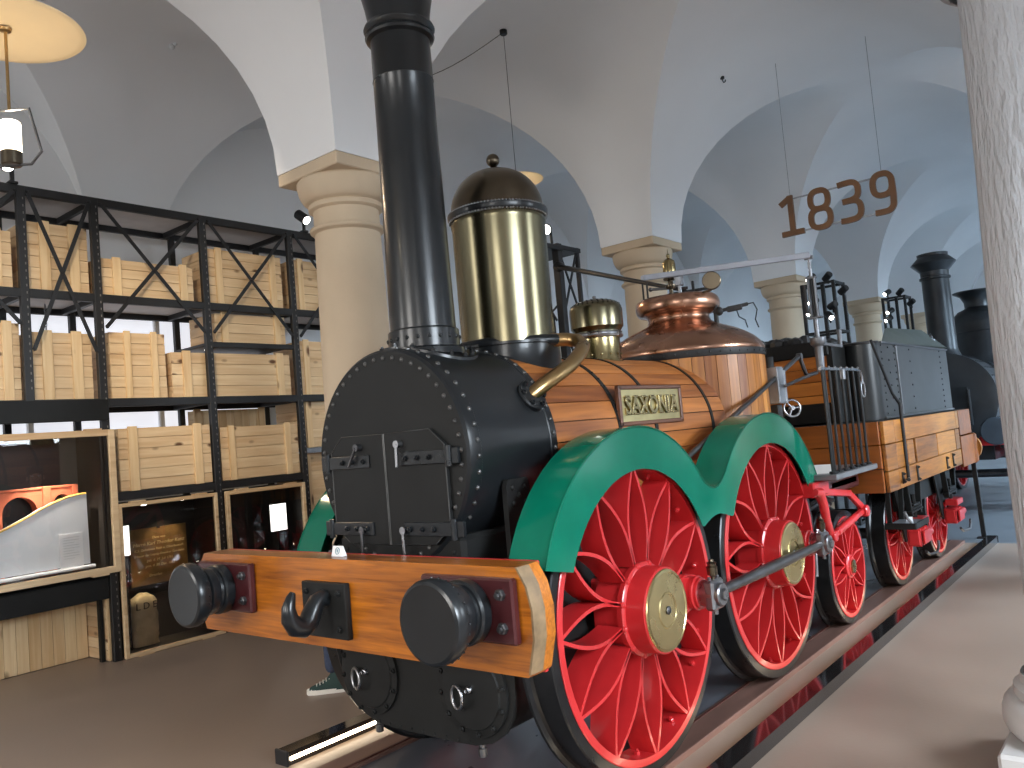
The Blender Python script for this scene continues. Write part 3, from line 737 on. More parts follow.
# coupling rod (visible side and far side)
for s in (1,-1):
    a=CA if s>0 else CA+PI/2; xo=0 if s>0 else .085; c0=(CR*cos(a),.75+CR*sin(a)); c1=(1.604+CR*cos(a),.75+CR*sin(a))
    m=M(); xr=s*(.955-xo)
    m.tube([(xr,c0[0]+.07,c0[1]),(xr,c0[0]+.14,c0[1]),(xr,(c0[0]+c1[0])/2,c0[1]),(xr,c1[0]-.14,c1[1]),(xr,c1[0]-.07,c1[1])],[.024,.026,.034,.026,.024],14)
    rod=obj('coupling_rod',m,K['dark_steel'],LO,50)
    for c in (c0,c1):
        h=M(); h.box((xr,c[0],c[1]),(.055,.13,.15),.012); h.cylb((xr-s*.02,c[0],c[1]),(xr+s*.05,c[0],c[1]),.058,.006,24); h.cylb((xr+s*.04,c[0],c[1]),(xr+s*.066,c[0],c[1]),.03,.004,6)
        for d in (-.045,.045): h.bolt((xr,c[0]+d,c[1]+.075),(0,0,1),.012)
        h.cyl((xr,c[0],c[1]-.075),(xr,c[0],c[1]-.10),.012,8)
        rb=obj('rod_bearing',h,K['rodsteel'],rod)
        h=M(); h.lathe([(.012,.07),(.012,.09),(.026,.095),(.028,.135),(.022,.14),(.022,.15),(.026,.155),(.012,.162),(.010,.172),(0,.175)],(xr,c[0],c[1]),'z',16); obj('oil_cup',h,K['brass_old'],rod)
# buffer beam
m=M()
def bsec(dx,y): return [(x,y,z) for x,z in [(-1.05-dx,1.13),(-1.02-dx,1.166),(1.022+dx,1.166),(1.06+dx,1.10),(1.078+dx,1.02),(1.076+dx,.92),(1.045+dx,.80),(1.035+dx,.79),(-1.035-dx,.79),(-1.06-dx,.85),(-1.075-dx,.95),(-1.07-dx,1.05)]]
rows=[bsec(0,-1.2),bsec(.002,-1.13),bsec(-.003,-1.075)]; m.grid(rows,True); k=len(rows[0]); m.f+= [tuple(range(k)),tuple(range(2*k,3*k))]
bb=obj('buffer_beam',m,K['beam'],LO,20)
m=M(); A=[(1.022,1.166),(1.06,1.10),(1.078,1.02),(1.076,.92),(1.045,.80)]
m.grid([[(x-.008,-1.2-.001,z) for x,z in A],[(x+.001,-1.2-.001,z) for x,z in A],[(x+.0035,-1.135,z) for x,z in A]])
obj('end_grain',m,K['endgrain'],bb)
m=M(); m.box((0,-1.062,.968),(2.02,.022,.396),.004); obj('beam_backplate',m,K['red'],LO)
for s in (-1,1):
    bf=thing('buffer',None,None,(s*.808,-1.2,1.010),parent=LO)
    for k_ in ('label','category'): 
        if k_ in bf: del bf[k_]
    m=M(); x0=-.01*s; m.box((x0,-.018,.007),(.45,.036,.228),.008); pl=obj('mounting_plate',m,K['darkred'],bf)
    for dx in (-.175,.175):
        for dz in (-.055,.06): m=M(); m.bolt((x0+dx,-.036,.007+dz),(0,-1,0),.021,.018); obj('plate_bolt',m,K['dark_steel'],pl)
    m=M(); m.lathe([(0,-.03),(.112,-.03),(.118,-.04),(.118,-.075),(.112,-.085),(.104,-.088),(.102,-.10),(.108,-.105),(.112,-.115),(.112,-.145),(.106,-.152),(.098,-.156),(.098,-.165),(.11,-.172),(0,-.172)],(0,0,0),'y',44); obj('buffer_drum',m,K['black'],bf,25)
    m=M(); m.lathe([(0,-.165),(.125,-.165),(.143,-.176),(.1475,-.195),(.1475,-.222),(.142,-.234),(.131,-.239),(.123,-.238),(0,-.2385)],(0,0,0),'y',52)
    for i in range(26):
        a=2*PI*i/26; m.rivet((.1468*cos(a),-.186,.1468*sin(a)),(cos(a),0,sin(a)),.0045)
    obj('buffer_face',m,K['black'],bf,30)
# draw hook
m=M(); m.box((-.035,-1.215,.955),(.295,.03,.232),.004)
for dx in (-.11,.105):
    for dz in (-.075,.075): m.bolt((-.035+dx,-1.23,.955+dz),(0,-1,0),.014)
hp=obj('hook_plate',m,K['black_matt'],LO)
m=M(); pts=[(-1.21,1.0),(-1.245,1.012),(-1.275,1.005),(-1.30,.97),(-1.322,.932),(-1.355,.914),(-1.39,.924),(-1.415,.96),(-1.417,1.005),(-1.402,1.045),(-1.392,1.062)]
m.tube([(-.015,y,z) for y,z in pts],[.032,.034,.036,.040,.044,.045,.042,.036,.028,.020,.012],14); obj('draw_hook',m,K['black'],LO,60)
# cylinders under the beam
def stad(cx,cz,r,n=14): return [(cx+r*sin(a),cz+r*cos(a)) for a in [PI*i/n for i in range(n+1)]]+[(-cx-r*sin(a),cz-r*cos(a)) for a in [PI*i/n for i in range(n+1)]]
co=[(-.55,.78),(-.565,.62),(-.555,.53),(-.525,.445),(-.475,.375),(-.40,.32),(-.31,.292),(-.2,.285),(.2,.285),(.33,.290),(.43,.315),(.505,.365),(.555,.44),(.58,.53),(.583,.62),(.565,.78)]
m=M(); m.ext(co,-.73,-.75,'y'); m.ext([(x*.96,.54+(z-.54)*.95) for x,z in co],-.73,-.20,'y')
for i in range(15):
    a=PI*(i+.5)/15
    for s in (-1,1): pass
for i in range(9):
    m.rivet((-.30+.075*i,-.75,.30),(0,-1,0),.008)
cyb=obj('cylinder_block',m,K['black_matt'],LO,25)
for s in (-1,1):
    m=M(); m.lathe([(0,-.775),(.165,-.775),(.170,-.768),(.203,-.765),(.203,-.745)],(s*.34,0,.533),'y',44)
    for i in range(12):
        a=2*PI*(i+.3)/12; m.bolt((s*.34+.186*cos(a),-.766,.533+.186*sin(a)),(0,-1,0),.013)
    cv=obj('cylinder_cover',m,K['black_matt'],LO,25)
    m=M(); xr=s*.34-.03; m.bolt((s*.345,-.775,.54),(0,-1,0),.017,.02)
    m.tube([(xr-.02+.042*cos(a),-.805-.012*cos(a),.508+.049*sin(a)) for a in [2*PI*i/24 for i in range(24)]],.0075,8,True); obj('ring_handle',m,K['steel'],cv,60)
    m=M(); m.cyl((s*.34,-.72,.34),(s*.34,-.72,.27),.015,10); m.cylb((s*.34,-.72,.275),(s*.34,-.72,.235),.02,.004,10); obj('drain_cock',m,K['dark_steel'],LO)
# footplate, railing, spring balance
m=M(); m.box((0,2.805,1.145),(1.98,.97,.04),.006); obj('footplate',m,K['footplate'],LO)
m=M(); m.box((0,2.8,1.06),(1.7,.9,.12),.01); obj('footplate_support',m,K['darkred'],LO)
for s in (1,-1):
    m=M(); xr=s*.95; yb=[2.37,2.41]+[2.52+.135*k for k in range(6)]
    for k,y in enumerate(yb): m.cyl((xr,y,1.165),(xr,y,1.895),.0105,8)
    for y in yb: m.cylb((xr,y,1.165),(xr,y,1.185),.026,.004,10)
    obj('railing_bar',m,K['black'],LO)
    m=M(); m.tube([(xr,2.33,1.90),(xr,3.15,1.90),(xr,3.24,1.885),(xr,3.27,1.84),(xr,3.27,1.79)],.011,8)
    for y in yb: m.sph((xr,y,1.912),.010,8,5)
    rt=obj('hand_rail',m,K['steel'],LO)
    m=M(); m.tube([(xr,3.27+.05*cos(a),1.745+.06*sin(a)) for a in [2*PI*i/18 for i in range(18)]],.008,6,True); obj('rail_ring',m,K['galv'],rt,60)
    m=M(); m.box((xr+s*.005,2.80,1.86),(.03,.045,.075),.004); obj('rail_clamp',m,K['galv'],rt)
xs,ys=.93,2.42
m=M(); m.lathe([(.027,1.88),(.03,2.05),(.032,2.06),(.05,2.075),(.055,2.085),(.055,2.12),(.047,2.125),(.017,2.13),(.017,2.26)],(xs,ys,0),'z',18); sbz=obj('spring_balance',m,K['balance'],LO)
m=M(); m.box((xs,ys,2.265),(.10,.05,.014),.003); m.box((xs-.022,ys,2.41),(.014,.035,.28),.003); m.box((xs+.022,ys,2.41),(.014,.035,.28),.003); m.box((xs,ys,2.55),(.07,.04,.016),.003); obj('balance_frame',m,K['balance'],sbz)
m=M(); m.cyl((xs-.045,ys-.02,2.30),(xs-.045,ys-.02,2.50),.012,8); m.cyl((xs,ys,2.27),(xs,ys,2.54),.012,8); obj('balance_spring',m,K['black_soft'],sbz)
m=M(); m.cyl((xs,ys,2.55),(xs,ys,2.60),.012,8); m.cyl((xs,ys,2.58),(xs,ys,2.69),.009,8); m.box((xs,ys,2.64),(.022,.022,.05),.004); m.cyl((xs-.03,ys,2.695),(xs+.03,ys,2.695),.014,8); obj('balance_link',m,K['galv'],sbz)
m=M(); m.bar((xs,ys,2.085),(xs+.01,ys+.48,2.075),.018,.022,.003); m.cyl((xs+.01,ys+.46,2.07),(xs+.01,ys+.46,2.20),.012,10,.020); obj('balance_arm',m,K['balance'],sbz)
# reversing rod and small fittings
m=M(); xr=.605; m.tube([(xr,.80,1.36),(xr,.97,1.42),(xr,1.91,1.715),(xr,2.90,2.035),(xr,2.95,2.045)],.017,8); m.cyl((xr-.02,2.93,2.04),(xr+.02,2.93,2.04),.026,10); m.tube([(xr,2.93,2.04),(xr,3.0,1.95),(xr,3.05,1.89),(xr,3.28,1.915)],.016,8); m.tube([(xr+.05,2.45,1.81),(xr+.02,2.9,1.87),(xr,3.1,1.89)],.013,8); obj('reversing_rod',m,K['dark_steel'],LO,50)
m=M(); m.box((.585,2.44,1.82),(.09,.11,.27),.006); m.box((.62,2.51,1.81),(.03,.03,.24),.004); obj('gauge_box',m,K['galv'],LO)
m=M(); m.cyl((.56,2.42,1.95),(.56,2.42,2.03),.035,12); obj('gauge_cap',m,K['black_soft'],LO)
m=M(); m.box((.57,2.45,1.63),(.06,.08,.1),.006); obj('gauge_bracket',m,K['black_soft'],LO)
m=M(); d=V((.62,-.7,.1)).normalized(); u=d.orthogonal().normalized(); w_=d.cross(u); c=V((.62,2.62,1.645))
m.tube([c+.062*(u*cos(a)+w_*sin(a)) for a in [2*PI*i/28 for i in range(28)]],.009,8,True)
for k in range(3):
    a=2*PI*k/3+.5; m.cyl(c,c+.06*(u*cos(a)+w_*sin(a)),.008,8)
m.cyl(c-.03*d,c+.02*d,.016,10); obj('hand_wheel',m,K['steel'],LO,60)
m=M(); m.cyl(c,c-V((.12,-.1,.06)),.010,8); obj('wheel_spindle',m,K['dark_steel'],LO)
# red linkage beside the trailing wheel
m=M(); x=.87
m.tube([(x,2.20,1.06),(x,2.28,1.05),(x,2.34,.96),(x,2.37,.84),(x,2.43,.74),(x,2.46,.72)],[.025,.037,.033,.030,.027,.025],10)
m.bar((x-.03,2.25,1.06),(x-.03,3.02,.965),.035,.05,.006); m.bar((x-.03,3.0,.965),(x,3.24,.81),.035,.05,.006)
m.bar((x,2.44,.725),(x,3.22,.815),.035,.04,.006); m.cylb((x,2.55,.737),(x,3.0,.79),.028,.006,12); m.cylb((x-.03,3.2,.81),(x+.04,3.2,.81),.045,.006,14); m.cylb((x-.03,2.44,.725),(x+.035,2.44,.725),.036,.006,14)
obj('brake_linkage',m,K['red'],LO,40)
m=M(); m.box((.80,2.35,1.07),(.14,.30,.10),.01); m.box((.8,2.9,1.06),(.10,.6,.06),.01); obj('linkage_bracket',m,K['red'],LO)
m=M(); m.tube([(.74,2.40,.45),(.74,2.45,.70),(.74,2.62,.86),(.74,2.8,.90)],.02,8); obj('sand_pipe',m,K['steel'],LO,60)
# ------------------------------------------------------------------ tender
TE=thing('tender','wooden framed tender with riveted black water tank and coal behind the locomotive','tender',(0,0,0))
TW=K['tenderwood']
def boards(m,x,cells,t=.03,g=.006):
    for y0,y1,z0,z1 in cells: m.box((x,(y0+y1)/2,(z0+z1)/2),(t,y1-y0-g,z1-z0-g),.004)
for s in (1,-1):
    m=M(); boards(m,s*1.035,[(3.34,3.64,1.30,1.485),(3.64,3.97,1.30,1.485),(3.97,5.95,1.30,1.485),(3.34,3.64,1.09,1.30),(3.64,3.96,1.09,1.30),(3.98,4.19,1.09,1.30),(4.26,5.04,1.09,1.30),(5.06,5.84,1.09,1.30),(3.34,3.64,.925,1.09),(3.64,4.2,.925,1.09),(4.2,5.55,.925,1.09),(5.55,6.05,.925,1.09),(5.86,6.05,1.09,1.30),(5.95,6.08,1.30,1.485)])
    obj('side_frame',m,TW,TE,20)
    m=M(); boards(m,s*1.035,[(6.10,6.70,1.22,1.485),(6.10,6.78,.89,1.21)]); obj('rear_side_frame',m,K['tenderwood2'],TE,20)
    for y,z0,z1 in ((3.72,.96,1.055),(4.20,.94,1.07),(5.34,.94,1.06),(5.62,.94,1.07)): m=M(); m.box((s*1.055,y,(z0+z1)/2),(.012,.035,z1-z0),.003); m.bolt((s*1.06,y,z0+.015),(s,0,0),.012); m.bolt((s*1.06,y,z1-.015),(s,0,0),.012); obj('strap_iron',m,K['black_soft'],TE)
    m=M(); m.tube([(s*1.06,3.86,1.62),(s*1.06,3.86,1.45),(s*1.06,3.86,.99),(s*1.07,3.80,.985),(s*1.10,3.70,1.0),(s*1.12,3.62,1.0)],.014,8); m.tube([(s*.87,3.93,2.17),(s*1.0,3.90,1.70),(s*1.06,3.86,1.60)],.012,8)
    obj('brake_rod',m,K['black_soft'],TE,40)
m=M()
for k in range(3): m.box((0,3.335,.925+.187*k+.093),(2.03,.035,.181),.004)
obj('front_beam',m,K['tenderwood2'],TE,20)
m=M(); m.box((0,6.79,1.05),(2.14,.10,.33),.02); 
obj('rear_beam',m,K['tenderwood2'],TE,20)
for s in (1,-1):
    m=M(); m.lathe([(0,0),(.15,0),(.155,.02),(.15,.07),(.13,.13),(.09,.18),(.05,.195),(0,.20)],(s*.95,6.84,1.05),'y',32); obj('rear_buffer',m,TW,TE,40)
m=M(); m.box((0,5.05,1.47),(2.0,3.4,.03)); m.box((0,5.05,.95),(1.96,3.4,.03)); obj('tender_floor',m,K['black_matt'],TE)
# horseshoe tank
def arm(x0,x1,n=14):
    r=(x1-x0)/2;c=(x0+x1)/2
    return [(c+r*cos(a),4.2-r*sin(a)) for a in [PI*i/n for i in range(n+1)]]
out=[(.85,6.92)]+arm(.55,.85)+[(.55,6.2),(-.55,6.2)]+arm(-.85,-.55)+[(-.85,6.92)]
m=M(); m.ext(out,1.485,2.165,'z'); 
top=[]
for zz in (1.50,2.15):
    pass
for s in (1,-1):
    for k in range(11):
        z=1.53+.061*k
        for y in (4.28,4.70 if k%2 else 4.70): m.rivet((s*.85,y,z),(s,0,0),.011)
        m.rivet((s*.85,6.55,z),(s,0,0),.011)
    for k in range(6): m.rivet((s*.85,5.25,1.55+.115*k),(s,0,0),.011); m.rivet((s*.85,4.50,1.55+.115*k),(s,0,0),.011)
tk=obj('water_tank',m,K['greytank'],TE,40)
for s in (1,-1):
    m=M(); m.box((s*.853,4.78,1.825),(.012,.03,.66),.002); m.box((s*.852,5.6,2.165),(.03,2.65,.02),.005); m.box((s*.854,5.55,1.495),(.03,2.75,.02),.004); m.tube([(s*(c_+.0),y_,2.165) for c_,y_ in [(p[0],p[1]) for p in arm(.55,.85)]],.012,8)
    obj('tank_edge_strip',m,K['dark_steel'],tk,30)
m=M(); m.grid([[(.86,4.30,2.17),(.86,6.94,2.19)],[(.62,5.45,2.385),(.62,6.94,2.43)],[(.60,5.46,2.375),(.60,6.93,2.42)],[(.845,4.33,2.16),(.845,6.93,2.18)]],False); m.f+=[(0,2,4,6),(1,3,5,7)]
obj('tank_lid',m,K['lidgreen'],TE,20)
m=M(); m.lathe([(.085,2.17),(.08,2.19),(.06,2.27),(.05,2.28),(.05,2.30),(.025,2.31),(.02,2.34),(0,2.38)],(.72,7.0-.12,0),'z',20); obj('filler_cap',m,K['dark_steel'],TE)
m=M()
for k in range(5): m.box((0,3.62,1.505+.115*k+.057),(1.20,.03,.111),.003)
obj('bunker_gate',m,K['plank'],TE,20)
m=M(); m.box((0,3.60,2.13),(1.24,.05,.13),.01); m.box((0,3.62,1.585),(1.22,.035,.17),.004); m.box((-.61,3.62,1.83),(.03,.05,.7)); m.box((.62,3.62,1.83),(.05,.06,.7)); m.box((0,3.66,1.85),(1.2,.03,.66)); obj('gate_iron',m,K['black_matt'],TE)
for s in (1,-1): m=M(); m.box((s*.58,3.87,1.83),(.05,.5,.68),.004); obj('bunker_side',m,K['black_matt'],TE)
m=M(); rnd=random.Random(3)
def lump(m,c,r):
    n0=len(m.v); m.sph(c,r,8,5)
    for i in range(n0,len(m.v)):
        p=V(m.v[i])-V(c); p*=.72+.5*rnd.random(); m.v[i]=tuple(V(c)+V((p.x*1.2,p.y*1.1,p.z*.85)))
for i in range(230):
    x=-.53+1.06*rnd.random();y=3.68+2.45*rnd.random(); lump(m,(x,y,2.10+.10*rnd.random()+.06*(1-abs(x)/.55)),.05+.035*rnd.random())
m.box((0,4.9,1.8),(1.04,2.5,.6)); co_=obj('coal',m,K['coal'],TE,20); co_['kind']='stuff'
# running gear
for s in (1,-1):
    for y,ph in ((4.449,.1),(5.905,.3)): wheel(TE,.785,y,.45,s,8,.075,.82,False,ph)
for y in (4.449,5.905):
    m=M(); m.cyl((-.9,y,.45),(.9,y,.45),.05,16); obj('axle',m,K['dark_steel'],TE)
    for s in (1,-1):
        m=M(); m.box((s*.935,y,.43),(.10,.27,.14),.012); m.box((s*1.01,y,.43),(.02,.22,.11),.006)
        for dy in (-.12,-.04,.04,.12): m.box((s*.935,y+dy,.43),(.112,.014,.150),.003)
        m.cylb((s*.97,y+.14,.44),(s*.97,y+.26,.44),.04,.006,14); m.cyl((s*.97,y+.24,.44),(s*.97,y+.36,.42),.024,10,.018)
        m.box((s*.955,y,.565),(.12,.26,.06),.008)
        ab=obj('axle_box',m,K['red'],TE)
        m=M(); m.ext([(y-.40,.94),(y+.40,.94),(y+.24,.56),(y+.16,.40),(y+.10,.40),(y+.10,.56),(y-.10,.56),(y-.10,.40),(y-.16,.40),(y-.24,.56)],s*.862,s*.878,'x'); obj('axle_guard',m,K['black_matt'],TE)
        m=M()
        for dy in (-.20,.20): m.bar((s*.93,y+dy*.75,.62),(s*.93,y+dy*1.2,.95),.05,.03,.004)
        for zz,l in ((.66,.40),(.685,.31),(.71,.22)): m.box((s*.93,y,zz),(.06,l,.02),.004)
        m.cyl((s*.93,y,.58),(s*.93,y,.80),.02,8); obj('spring_hanger',m,K['black_matt'],TE)
        m=M(); m.tube([(s*1.0,y-.05,.30),(s*1.0,y+.05,.26),(s*1.02,y+.25,.25),(s*1.02,y+.32,.29),(s*1.02,y+.34,.34)],.013,8); obj('guard_iron',m,K['dark_steel'],TE)
for s in (1,-1):
    m=M(); m.box((s*.99,3.94,.60),(.24,.42,.025),.003); m.box((s*.99,3.72,.615),(.24,.012,.05),.003); m.box((s*1.105,3.94,.615),(.012,.42,.05),.003)
    st=obj('tread',m,K['black_matt'],TE)
    m=M(); m.box((s*.985,3.945,.617),(.20,.38,.008)); obj('tread_plate',m,K['galv'],st)
    m=M(); m.bar((s*.90,3.76,.61),(s*.92,3.72,.94),.04,.016,.003); obj('tread_hanger',m,K['black_matt'],st); m=M(); m.bar((s*.90,4.12,.61),(s*.92,4.14,.94),.04,.016,.003); obj('tread_hanger',m,K['black_matt'],st); m=M(); m.tube([(s*1.08,3.75,.63),(s*1.06,3.69,.68),(s*1.05,3.66,.74)],.012,8); obj('tread_hook',m,K['galv'],st)
for s in (1,-1): m=M(); m.box((s*.815,5.45,.80),(.02,2.4,.27),.003); obj('dark_screen',m,K['black_matt'],TE)  # added black sheet that keeps the wheel tops dark below the frame
m=M(); m.box((0,3.38,.90),(.5,.08,.08),.01); m.box((0,3.34,.87),(.12,.2,.05),.01); obj('drawbar',m,K['black_matt'],TE)
# small white paper sitting on the step and on the footplate
def folded(name,label,loc,sx,rz=0,symbol=False):
    t=thing(name,label,'card',loc,None,rz)
    m=M(); m.add([(-sx,0,0),(sx,0,0),(sx,.012,.052),(-sx,.012,.052),(-sx,.026,0),(sx,.026,0),(-sx,.001,0),(sx,.001,0),(sx,.0125,.050),(-sx,.0125,.050)],[(0,1,2,3),(3,2,5,4),(0,3,4),(1,5,2)])
    o=obj('card',m,K['paper'],t,10)
    if symbol:
        m=M(); c=(0,.004,.027); m.tube([(.013*cos(a),-.001+.0028*sin(a)+.0068,.027+.016*sin(a)) for a in [2*PI*i/20 for i in range(20)]],.0018,5,True); m.box((0,.005,.027),(.004,.003,.016)); obj('symbol',m,K['teal'],t)
    return t
K['teal']=mat('teal_print',srgb(40,120,140),.6,0,.05)
folded('tent_card','small white tent card with a round teal symbol on the buffer beam','',.045,0) if False else None
tc=folded('tent_card','small white tent card with round teal symbol standing on the buffer beam',(-.025,-1.15,1.1675),.036,0,True)
tc2=folded('tent_card','tiny white folded card on the tender step',(1.0,3.98,.622),.035,.3)
tc3=folded('tent_card','white folded card on the footplate at the foot of the railing',(.86,2.44,1.166),.05,.2)
tc.scale=(1,1,.85); tc2.scale=(.7,.7,.7); tc3.scale=(1.2,1.2,1.2)
# ------------------------------------------------------------------ hanging date 1839
SG=thing('year_sign','hanging brown metal numerals 1839 on thin rails','sign',(0,0,0))
def stroke(pts,closed=False,w=.052,d=.03,y=4.6):
    m=M();P=[V((p[0],0,p[1])) for p in pts];n=len(P);rows=[]
    for i in range(n):
        if closed:d_=P[(i+1)%n]-P[i-1]
        else:d_=P[min(i+1,n-1)]-P[max(i-1,0)]
        d_.normalize(); nn=V((-d_.z,0,d_.x))*w/2
        a=P[i]+nn;b=P[i]-nn
        rows.append([(a.x,y-d/2,a.z),(b.x,y-d/2,b.z),(b.x,y+d/2,b.z),(a.x,y+d/2,a.z)])
    if closed: rows.append(rows[0])
    m.grid(rows,True)
    if not closed: m.f+=[(0,1,2,3),tuple(len(m.v)-4+i for i in range(4))]
    return m
def ell(cx,cz,rx,rz,a0,a1,n=24,p=2.6):
    o=[]
    for i in range(n+1):
        a=math.radians(a0+(a1-a0)*i/n);c=cos(a);s_=sin(a)
        o.append((cx+rx*math.copysign(abs(c)**(2/p),c),cz+rz*math.copysign(abs(s_)**(2/p),s_)))
    return o
zt,zb=3.735,3.352
o=obj('numeral',stroke([(-.015,3.655),(.085,3.725)]),K['rust'],SG,20); 
m=stroke([(-.015,3.665),(.078,3.722)]); m2=stroke([(.088,3.748),(.088,3.352)],d=.033); m.add(m2.v,m2.f); m3=stroke([(-.022,3.372),(.198,3.372)],d=.036); m.add(m3.v,m3.f)
bpy.data.objects.remove(o); obj('numeral',m,K['rust'],SG,20)
m=stroke(ell(.365,3.638,.083,.088,0,360,36)[:-1],True); m2=stroke(ell(.365,3.458,.092,.092,0,360,36)[:-1],True,d=.034); m.add(m2.v,m2.f); obj('numeral',m,K['rust'],SG,30)
p=[(.548,3.722),(.60,3.727)]+ell(.645,3.643,.085,.085,88,-62,18)+[(.66,3.557),(.58,3.553)]
m=stroke(p); p=[(.585,3.553),(.64,3.553)]+ell(.645,3.462,.095,.090,80,-90,18)+[(.60,3.370),(.552,3.374)]; m2=stroke(p,d=.034); m.add(m2.v,m2.f); obj('numeral',m,K['rust'],SG,30)
m=stroke(ell(.945,3.632,.083,.100,0,360,36)[:-1],True); p=[(1.028,3.64),(1.03,3.52)]+ell(.945,3.47,.083,.093,0,-90,12)+[(.90,3.377),(.862,3.378)]; m2=stroke(p,d=.034); m.add(m2.v,m2.f); obj('numeral',m,K['rust'],SG,30)
m=M(); m.bar((.088,4.61,3.712),(.90,4.61,3.712),.012,.014); m.bar((.10,4.61,3.376),(.88,4.61,3.376),.012,.014); obj('rail',m,K['galv'],SG)
m=M(); m.tube([(.088,4.61,3.74),(.088,4.61,5.10)],.002,4); m.tube([(.945,4.61,3.735),(.945,4.61,5.05)],.002,4); obj('suspension_wire',m,K['chain'],SG)
# ------------------------------------------------------------------ spotlight towers
def spot(m,c,d,r=.05,l=.14):
    c=V(c);d=V(d).normalized(); m.cylb(c-d*l/2,c+d*l/2,r,.008,16)
def cage(x,y,label,zt,w=.48,n=3,flip=1):
    t=thing('spotlight_tower',label,'light tower',(x,y,FZ),'spotlight cages behind the tender')
    m=M(); h=w/2; H=zt-FZ
    for a in (-1,1):
        for b in (-1,1): m.box((a*h,b*h,H/2),(.045,.045,H),.004)
    for zz in (.02,H-.72,H-.02):
        for a in (-1,1): m.box((a*h,0,zz),(.035,w,.035),.003); m.box((0,a*h,zz),(w,.035,.035),.003)
    m.box((0,0,H/2),(.05,.05,H),.004); obj('frame',m,K['black_soft'],t)
    i=0
    for px,py,pz,dx,dy,dz in [(-.12,-.1,H+.10,-.35,-.6,-.35),(.08,0,H+.09,.75,-.4,.55),(h+.06,0,H-.14,.8,-.3,.5),(-.08,-h,H-.26,-.5,-.7,-.4),(-.12,-h,H-.40,-.6,-.6,-.5),(.12,-h,H-.50,.5,-.6,-.45),(h-.04,-h,H-.36,.7,-.5,.2)][:n]:
        b=M(); spot(b,(px,py,pz),(dx,dy,dz)); b.cyl((px,py,pz),(px,py+.02,pz-.10),.014,8); s_=obj('spotlight',b,K['black_soft'],t)
        d=V((dx,dy,dz)).normalized(); g=M(); c=V((px,py,pz))+d*.071; g.cylb(c-d*.002,c+d*.004,.032,.001,16); obj('lens',g,K['spotglow'] if dz<-.3 else K['caseint'],s_)
    return t
cage(-.97,8.6,'open black spotlight tower standing behind the coal and the spring balance',3.42,.44,7)
cage(-1.06,13.0,'black spotlight tower with bright lenses beside the tall dark chimney',3.58,.38,5)
# braced tower with boom
t=thing('braced_tower','black braced tower with a long boom between the brass domes','light tower',(-1.66,3.02,FZ))
H=3.44-FZ
m=M()
for a,b in ((0,0),(0,.34),(-.45,0),(-.45,.34)): m.box((a,b,H/2),(.075 if b==0 else .04,.075 if b==0 else .04,H),.005)
m.box((-.2,-.18,H-.05),(.5,.42,.05),.004); m.box((-.22,.17,H-.03),(.5,.40,.045),.004)
obj('frame',m,K['black_soft'],t)
m=M()
for z0 in (H-.72,H-1.5,H-2.3): m.bar((0,.02,z0),(0,.33,z0+.68),.012,.022); m.bar((0,.33,z0),(0,.02,z0+.68),.012,.022)
obj('cross_brace',m,K['black_soft'],t)
m=M(); e=V((.02,2.22,2.615))-V((-1.66,3.02,FZ)); m.tube([(0.03,-.04,H-.235),tuple(e)],[.026,.015],12); m.cylb((0.03,-.07,H-.235),(.03,0,H-.235),.05,.006,16); obj('boom',m,K['black_soft'],t,50)
m=M(); spot(m,(-.02,-.12,H+.13),(.5,-.75,-.25),.055,.12); m.cyl((-.02,-.04,H),(-.02,-.05,H+.14),.014,8); s_=obj('spotlight',m,K['black_soft'],t)
d=V((.5,-.75,-.25)).normalized(); m=M(); c=V((-.02,-.12,H+.13))+d*.06; m.cylb(c-d*.002,c+d*.004,.046,.001,16); obj('lens',m,K['spotglow'],s_)
m=M(); m.box((-.10,-.08,H-1.05),(.05,.12,.75),.008); m.tube([(-.05,-.03,H-.75),(-.08,-.06,H-.66),(-.02,-.03,H-.60)],.012,6); obj('ballast_box',m,K['black_soft'],t)
# ------------------------------------------------------------------ locomotive in the background
BG=thing('background_locomotive','black riveted steam locomotive standing behind the tender','locomotive',(.3,0,-.03))
xb,yb=0,9.3
m=M(); m.lathe([(0,yb-.02),(.60,yb-.02),(.66,yb),(.66,yb+.06),(.63,yb+.065),(.63,yb+1.1),(.66,yb+1.11)],(xb,0,1.62),'y',56)
for k in range(9):
    for i in range(26):
        a=2*PI*i/26; m.rivet((xb+.632*cos(a),yb+.12+.12*k,1.62+.632*sin(a)),(cos(a),0,sin(a)),.012,6)
obj('smokebox',m,K['bgblack'],BG,35)
m=M(); m.ext([(xb-.30,1.20),(xb-.30,1.78),(xb+.30,1.78),(xb+.30,1.20)],yb-.02,yb-.045,'y'); m.cyl((xb+.31,yb-.04,1.25),(xb+.31,yb-.04,1.74),.02,8)
for k in range(8): m.rivet((xb-.2+.06*k,yb-.02,1.10-.0*k),(0,-1,0),.016)
obj('smokebox_door',m,K['bgblack'],BG,25)
m=M(); m.lathe([(.60,yb+1.1),(.60,yb+4.6)],(xb,0,1.62),'y',48); obj('boiler',m,K['bgblack'],BG)
m=M(); m.lathe([(.24,2.2),(.20,2.30),(.185,2.36),(.18,3.36),(.205,3.37),(.205,3.40),(.185,3.41),(.19,3.48),(.29,3.585),(.30,3.60),(.20,3.70),(.205,3.74),(.15,3.74),(.15,3.5)],(xb,yb+.3,0),'z',36); obj('chimney',m,K['bgblack'],BG)
m=M(); m.lathe([(.50,2.15),(.42,2.30),(.41,2.85),(.408,2.90),(.38,2.98),(.30,3.07),(.20,3.11),(.185,3.13),(.19,3.22),(.24,3.32),(.34,3.38),(.345,3.40),(.2,3.41)],(xb+.07,12.2,0),'z',40)
